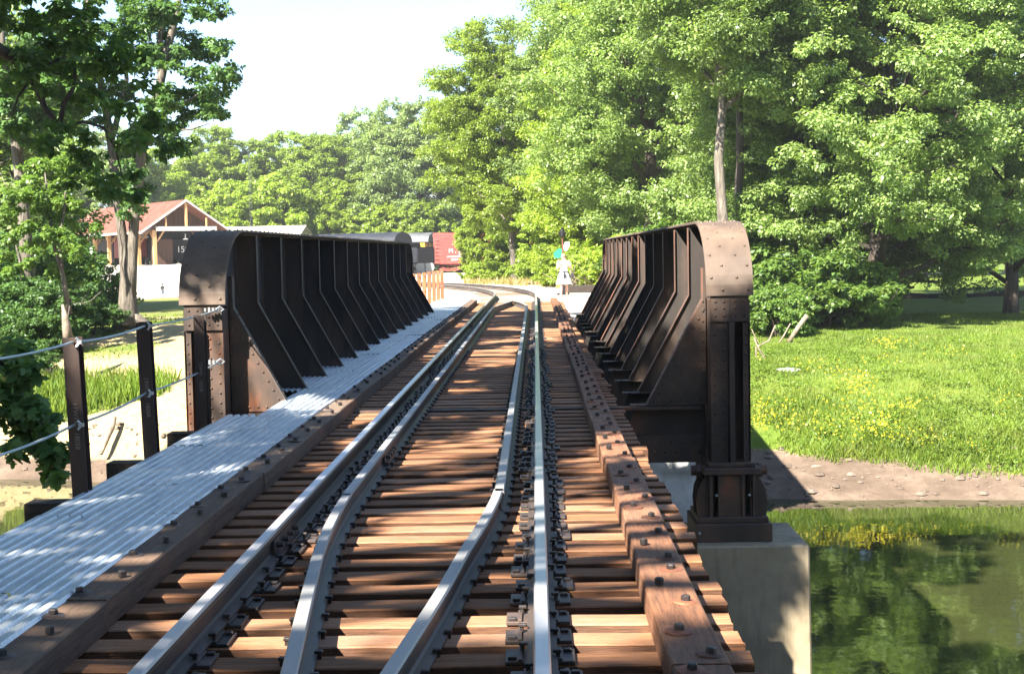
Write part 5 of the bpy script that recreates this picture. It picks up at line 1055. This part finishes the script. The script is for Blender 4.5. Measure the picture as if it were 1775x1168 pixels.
# ------------------------------------------------------------------ switch stand
sx, sy = (975-928)*56/2400, 56
t = thing('switch_stand', 'railway switch stand with a black lamp and green and white target plates behind the woman', 'switch stand', (sx, sy, G(sx, sy)), 0)
b = MB(); b.tube([(0, 0, 0), (0, 0, 2.35)], .028, 8); b.build('mast', simple('mast_paint', [(.3, (.10, .03, .02)), (.7, (.2, .06, .04))], 4, .6), t)
b = MB(); b.box(-.25, .25, -.2, .2, 0, .08); b.box(-.1, .1, -.1, .1, .08, .55); b.tube([(0, -.1, .5), (.5, -.2, .45)], .02, 6); b.build('base', M['black_paint'], t)
b = MB(); b.lathe([(.09, 2.33), (.11, 2.40), (.10, 2.58), (.05, 2.64), (.06, 2.70), (.02, 2.72)], n=12)
for a in range(4): c, s = math.cos(a*PI/2+.4), math.sin(a*PI/2+.4); b.tube([(c*.09, s*.09, 2.49), (c*.16, s*.16, 2.49)], .05, 10)
b.build('lamp', M['black_paint'], t)
M['target_green'] = flat('green_enamel', (.02, .36, .13), .4); M['target_white'] = flat('white_enamel', (.7, .78, .74), .4)
b = MB(); b.prism([(-.34, 1.50), (-.05, 1.50), (-.03, 1.84), (-.12, 1.90), (-.36, 1.72)], lambda p, q: (p[0], q, p[1]), -.006, .006); b.build('target_plate', M['target_green'], t)['label'] = 'green target plate'
b = MB(); b.prism([(.06, 1.80), (.16, 1.76), (.27, 1.95), (.27, 2.15), (.10, 2.12), (.04, 1.98)], lambda p, q: (p[0], q, p[1]), -.046, -.034); b.build('target_plate', M['target_white'], t)['label'] = 'white target plate'
# low old timber across the right of the gravel
o = link('old_timber', rbox(-1.6, 1.6, -.15, .15, -.15, .22, .02), M['timber_d']); o.location = (2.9, 59, G(2.9, 59)+.1); tag(o, 'dark weathered timber lying across the gravel right of the woman', 'timber')
# ------------------------------------------------------------------ people
def ellip(c, r, n=14, m=10, rot=None):
    b = MB(); pr = [(max(1e-4, math.sin(PI*i/m)), -math.cos(PI*i/m)) for i in range(m+1)]; vs = []
    for q, z in pr:
        for k in range(n): v = Vector((q*r[0]*math.cos(2*PI*k/n), q*r[1]*math.sin(2*PI*k/n), z*r[2])); vs.append(Vector(c)+(rot @ v if rot else v))
    b.add(vs, [(i*n+k, i*n+(k+1) % n, (i+1)*n+(k+1) % n, (i+1)*n+k) for i in range(m) for k in range(n)]+[tuple(range(n))[::-1], tuple(range(m*n, (m+1)*n))]); return b
def fuse(parts, voxel, name):
    """join closed pieces into one continuous skin"""
    b = MB()
    for p in parts: b.add(p.v, p.f)
    me = b.mesh(name); ob = bpy.data.objects.new(name, me); COL.objects.link(ob)
    r = ob.modifiers.new('r', 'REMESH'); r.mode = 'VOXEL'; r.voxel_size = voxel; s = ob.modifiers.new('s', 'SMOOTH'); s.iterations = 3; s.factor = .5
    dg = bpy.context.evaluated_depsgraph_get(); out = bpy.data.meshes.new_from_object(ob.evaluated_get(dg)); bpy.data.objects.remove(ob)
    out.polygons.foreach_set('use_smooth', [True]*len(out.polygons)); return out
def cone(a, b_, r0, r1): return MB().tube([Vector(a), Vector(a).lerp(Vector(b_), .5), b_], [r0, (r0+r1)/2*1.02, r1], 12)
def limb(pts, rad): return MB().tube(pts, rad, 12)
M['skin'] = simple('skin', [(.3, (.46, .25, .17)), (.7, (.58, .34, .25))], 4, .5, bump=0, var=0); M['hair_blond'] = simple('blond_hair', [(.3, (.28, .17, .08)), (.7, (.48, .32, .17))], 20, .6, stretch=(4, 4, 1), var=0)
M['cloth_white'] = flat('white_cloth', (.74, .74, .74), .85); M['cloth_black'] = flat('black_cloth', (.02, .02, .026), .85); M['cloth_tan'] = flat('tan_cloth', (.42, .36, .28), .85)
def hand(w, d, side, s=1, curl=.6):
    """palm and five fingers at wrist w, pointing along d, curling towards the chest"""
    w = Vector(w); d = Vector(d).normalized(); c = Vector((0, 1, 0)); r = d.cross(c).normalized(); out = [ellip(w+d*.045*s, (.032*s, .018*s, .045*s), 10, 8)]
    for k, l in enumerate((.06, .072, .067, .05)):
        o = w+d*.075*s+r*(k-1.5)*.017*s; m = o+d*l*.5*s+c*.006; e = m+(d*.5+c*curl).normalized()*l*.5*s; out.append(MB().tube([o-d*.02, o, m, e], [.0095*s, .0095*s, .009*s, .0075*s], 7))
    o = w+d*.03*s+r*-.03*s*side; out.append(MB().tube([o, o-r*.022*s*side+d*.02*s, o-r*.026*s*side+d*.05*s], [.012*s, .0105*s, .009*s], 7)); return out
def woman(loc, rz):
    t = thing('person', 'woman in a white dress, black jacket tied round her waist, hands at her face', 'person', loc, rz)
    P_ = []
    hd = Vector((0, -.02, 1.535)); P_ += [ellip(hd, (.073, .092, .108), 18, 14), ellip(hd+Vector((0, -.035, -.065)), (.045, .05, .045)), cone((0, .01, 1.37), (0, -.005, 1.48), .056, .05)]
    P_ += [ellip(hd+Vector((0, -.098, -.015)), (.012, .016, .022), 8, 6)]+[ellip(hd+Vector((s*.074, .01, -.01)), (.012, .022, .03), 8, 6) for s in (-1, 1)]+[ellip(hd+Vector((0, -.088, -.058)), (.024, .010, .009), 8, 6)]
    P_ += [ellip((0, .01, 1.24), (.165, .095, .17)), ellip((0, .01, 1.06), (.13, .09, .15)), ellip((0, .015, .92), (.165, .11, .13))]+[ellip((s*.075, -.07, 1.24), (.06, .05, .06)) for s in (-1, 1)]
    el = {-1: Vector((-.255, -.06, 1.10)), 1: Vector((.265, -.05, 1.11))}; wr = {-1: Vector((-.065, -.21, 1.36)), 1: Vector((.045, -.20, 1.35))}
    for s in (-1, 1):
        sh = Vector((s*.165, .01, 1.345)); P_ += [limb([Vector((s*.10, .01, 1.34)), sh, sh.lerp(el[s], .5), el[s]], [.055, .055, .045, .036]), limb([el[s], el[s].lerp(wr[s], .35), wr[s]], [.037, .036, .024])]
        P_ += hand(wr[s], Vector((s*-.01, -.01, .1)), -s, 1.0, -.5)
    ft = {-1: Vector((-.13, -.10, .08)), 1: Vector((.11, .12, .08))}
    for s in (-1, 1):
        hp = Vector((s*.085, .01, .88)); kn = hp.lerp(ft[s], .5)+Vector((0, -.03, .03)); P_ += [limb([hp, hp.lerp(kn, .5), kn], [.088, .075, .055]), limb([kn, kn.lerp(ft[s], .35)+Vector((0, .012, 0)), ft[s]], [.053, .054, .034]), limb([ft[s]+Vector((0, .04, -.04)), ft[s]+Vector((0, -.05, -.05)), ft[s]+Vector((s*.01, -.15, -.06))], [.034, .036, .026])]
    link('body', fuse(P_, .0065, 'body'), M['skin'], t)
    Hh = [ellip(hd+Vector((0, .022, .03)), (.088, .093, .100), 18, 12), ellip(hd+Vector((0, -.045, .075)), (.062, .052, .038)), ellip(hd+Vector((0, .05, -.05)), (.078, .055, .085))]+[ellip(hd+Vector((s*.072, .01, -.02)), (.022, .045, .06)) for s in (-1, 1)]
    link('hair', fuse(Hh, .008, 'hair'), M['hair_blond'], t)
    for s in (-1, 1): link('eye', ellip(hd+Vector((s*.030, -.087, .008)), (.011, .007, .007), 8, 6).mesh('eye', True), M['cloth_black'], t)
    b = ellip(hd+Vector((-.032, -.094, .008)), (.026, .008, .018), 10, 6); e2 = ellip(hd+Vector((.032, -.094, .008)), (.026, .008, .018), 10, 6); b.add(e2.v, e2.f); b.box(-.02, .02, hd.y-.1, hd.y-.094, hd.z+.008, hd.z+.014); b.build('sunglasses', M['dark_glass'], t)
    T = [ellip((0, .01, 1.235), (.18, .112, .175), 20, 12), ellip((0, .01, 1.06), (.148, .107, .15), 20, 12), ellip((0, .01, 1.33), (.155, .08, .055))]+[ellip((s*.08, -.078, 1.235), (.066, .056, .066)) for s in (-1, 1)]
    for s in (-1, 1): sh = Vector((s*.165, .01, 1.345)); T.append(limb([Vector((s*.09, .01, 1.34)), sh, sh.lerp(el[s], .52)], [.064, .070, .074]))
    link('dress_top', fuse(T, .009, 'dress_top'), M['cloth_white'], t)
    b = MB(); n = 48; vs = []; rows_ = [(1.02, .145, 0), (.95, .175, .004), (.85, .205, .010), (.72, .235, .018), (.60, .268, .028), (.54, .285, .034)]
    for z, r_, f_ in rows_+[(rows_[-1][0]+.005, rows_[-1][1]-.012, .034)]:
        for k in range(n): a = 2*PI*k/n; rr_ = r_+f_*math.sin(a*9+.6)+f_*.4*math.sin(a*4); vs.append((rr_*math.cos(a), rr_*math.sin(a)*.78+.01, z+.006*math.sin(a*5)))
    b.add(vs, [(i*n+k, i*n+(k+1) % n, (i+1)*n+(k+1) % n, (i+1)*n+k) for i in range(len(rows_)) for k in range(n)]); b.build('skirt', M['cloth_white'], t, smooth=True)
    J = [MB().tube([(.165*math.cos(a), .13*math.sin(a)+.01, .985+.012*math.sin(a*3)) for a in np.linspace(-PI/2, 1.5*PI, 22)], .026, 8)]
    J += [ellip((0, -.135, .975), (.035, .028, .03)), limb([(0, -.14, .97), (-.03, -.19, .86), (-.02, -.22, .74)], [.026, .032, .024]), limb([(0, -.14, .97), (.04, -.19, .88), (.035, -.225, .79)], [.026, .03, .022])]
    J += [ellip((s*.17, .05, .88), (.05, .10, .13)) for s in (-1, 1)]+[ellip((.19, .02, .80), (.045, .08, .14)), ellip((0, .17, .80), (.16, .045, .2))]
    link('jacket', fuse(J, .01, 'jacket'), M['cloth_black'], t)
    for s in (-1, 1): f = ft[s]; b = MB(); b.prism([(-.035, .06), (.035, .06), (.042, -.12), (.02, -.19), (-.025, -.19), (-.04, -.12)], lambda p, q: (f.x+p[0], f.y+p[1], q), 0, .022); b.tube([(f.x-.04, f.y-.08, .02), (f.x, f.y-.085, .058), (f.x+.04, f.y-.08, .02)], .008, 6); b.build('sandal', M['cloth_black'], t)
    return t
wx_, wy_ = 1.02, 50.4; gz = G(wx_, wy_)
wo = woman((wx_, wy_, gz), .1); wo.scale = (1.0, 1.0, 1.0)
hb = MB(); hb.box(-.05, .05, -.09, .09, 0, .2); o = hb.build('handbag', M['cloth_black'], bevel=.025); o.location = (wx_+.30, wy_-.02, gz+.74); tag(o, 'small black handbag hanging at the hip of the woman in white', 'handbag')
b = MB(); b.tube([(0, -.06, .19), (-.08, -.03, .45), (-.22, 0, .64)], .008, 5); b.build('strap', M['cloth_black'], o)
def child(loc, rz, s):
    t = thing('person', 'small child in a pale shirt and light shorts standing on the white gravel', 'person', loc, rz, scale=s)
    hd = Vector((0, 0, 1.50)); Q = [ellip(hd, (.085, .10, .12), 16, 12), cone((0, 0, 1.30), (0, 0, 1.42), .05, .045), ellip((0, 0, 1.15), (.15, .09, .18)), ellip((0, 0, .93), (.13, .09, .16)), ellip((0, -.1, 1.49), (.012, .015, .02), 8, 6)]+[ellip((k*.088, 0, 1.49), (.012, .02, .03), 8, 6) for k in (-1, 1)]
    for k in (-1, 1):
        e = Vector((k*.22, .02, 1.02)); w = Vector((k*.23, -.08, .82)); Q += [limb([(k*.08, 0, 1.27), (k*.15, 0, 1.26), e], [.05, .048, .034]), limb([e, w], [.034, .024])]+hand(w, (0, -.02, -.1), k, .9, -.3)
        kn = Vector((k*.09, -.02, .47)); Q += [limb([(k*.075, 0, .85), kn], [.075, .048]), limb([kn, (k*.09, .02, .3), (k*.1, .03, .07)], [.047, .045, .032]), limb([(k*.1, .05, .035), (k*.1, -.13, .03)], [.034, .028])]
    link('body', fuse(Q, .008, 'body'), M['skin'], t)
    link('hair', fuse([ellip(hd+Vector((0, .02, .035)), (.095, .10, .105), 16, 12)], .01, 'hair'), M['hair_blond'], t)
    T = [ellip((0, 0, 1.12), (.175, .115, .2), 18, 12), ellip((0, 0, .95), (.16, .115, .14))]+[limb([(k*.08, 0, 1.27), (k*.16, 0, 1.25), (k*.205, .01, 1.10)], [.062, .062, .058]) for k in (-1, 1)]
    link('shirt', fuse(T, .01, 'shirt'), M['cloth_tan'], t)
    link('shorts', fuse([ellip((0, 0, .86), (.155, .115, .10))]+[limb([(k*.075, 0, .85), (k*.09, 0, .52)], [.095, .088]) for k in (-1, 1)], .01, 'shorts'), M['cloth_white'], t); return t
cx, cy = (278-928)*92/2400, 92; child((cx, cy, G(cx, cy)), .5, .62)
# low branchy bush before the gravel bank
# ------------------------------------------------------------------ the hazy summer air
hz = N('haze'); hz.t.nodes.remove(hz.p); pv = hz.n('VolumePrincipled'); pv.inputs['Color'].default_value = (1, .99, .95, 1); pv.inputs['Density'].default_value = .00045; pv.inputs['Anisotropy'].default_value = .35
hz.l(pv.outputs[0], hz.t.nodes['Material Output'].inputs['Volume'])
o = MB().box(-440, 440, -110, 720, -10, 60).build('haze', hz.m); tag(o, kind='stuff')
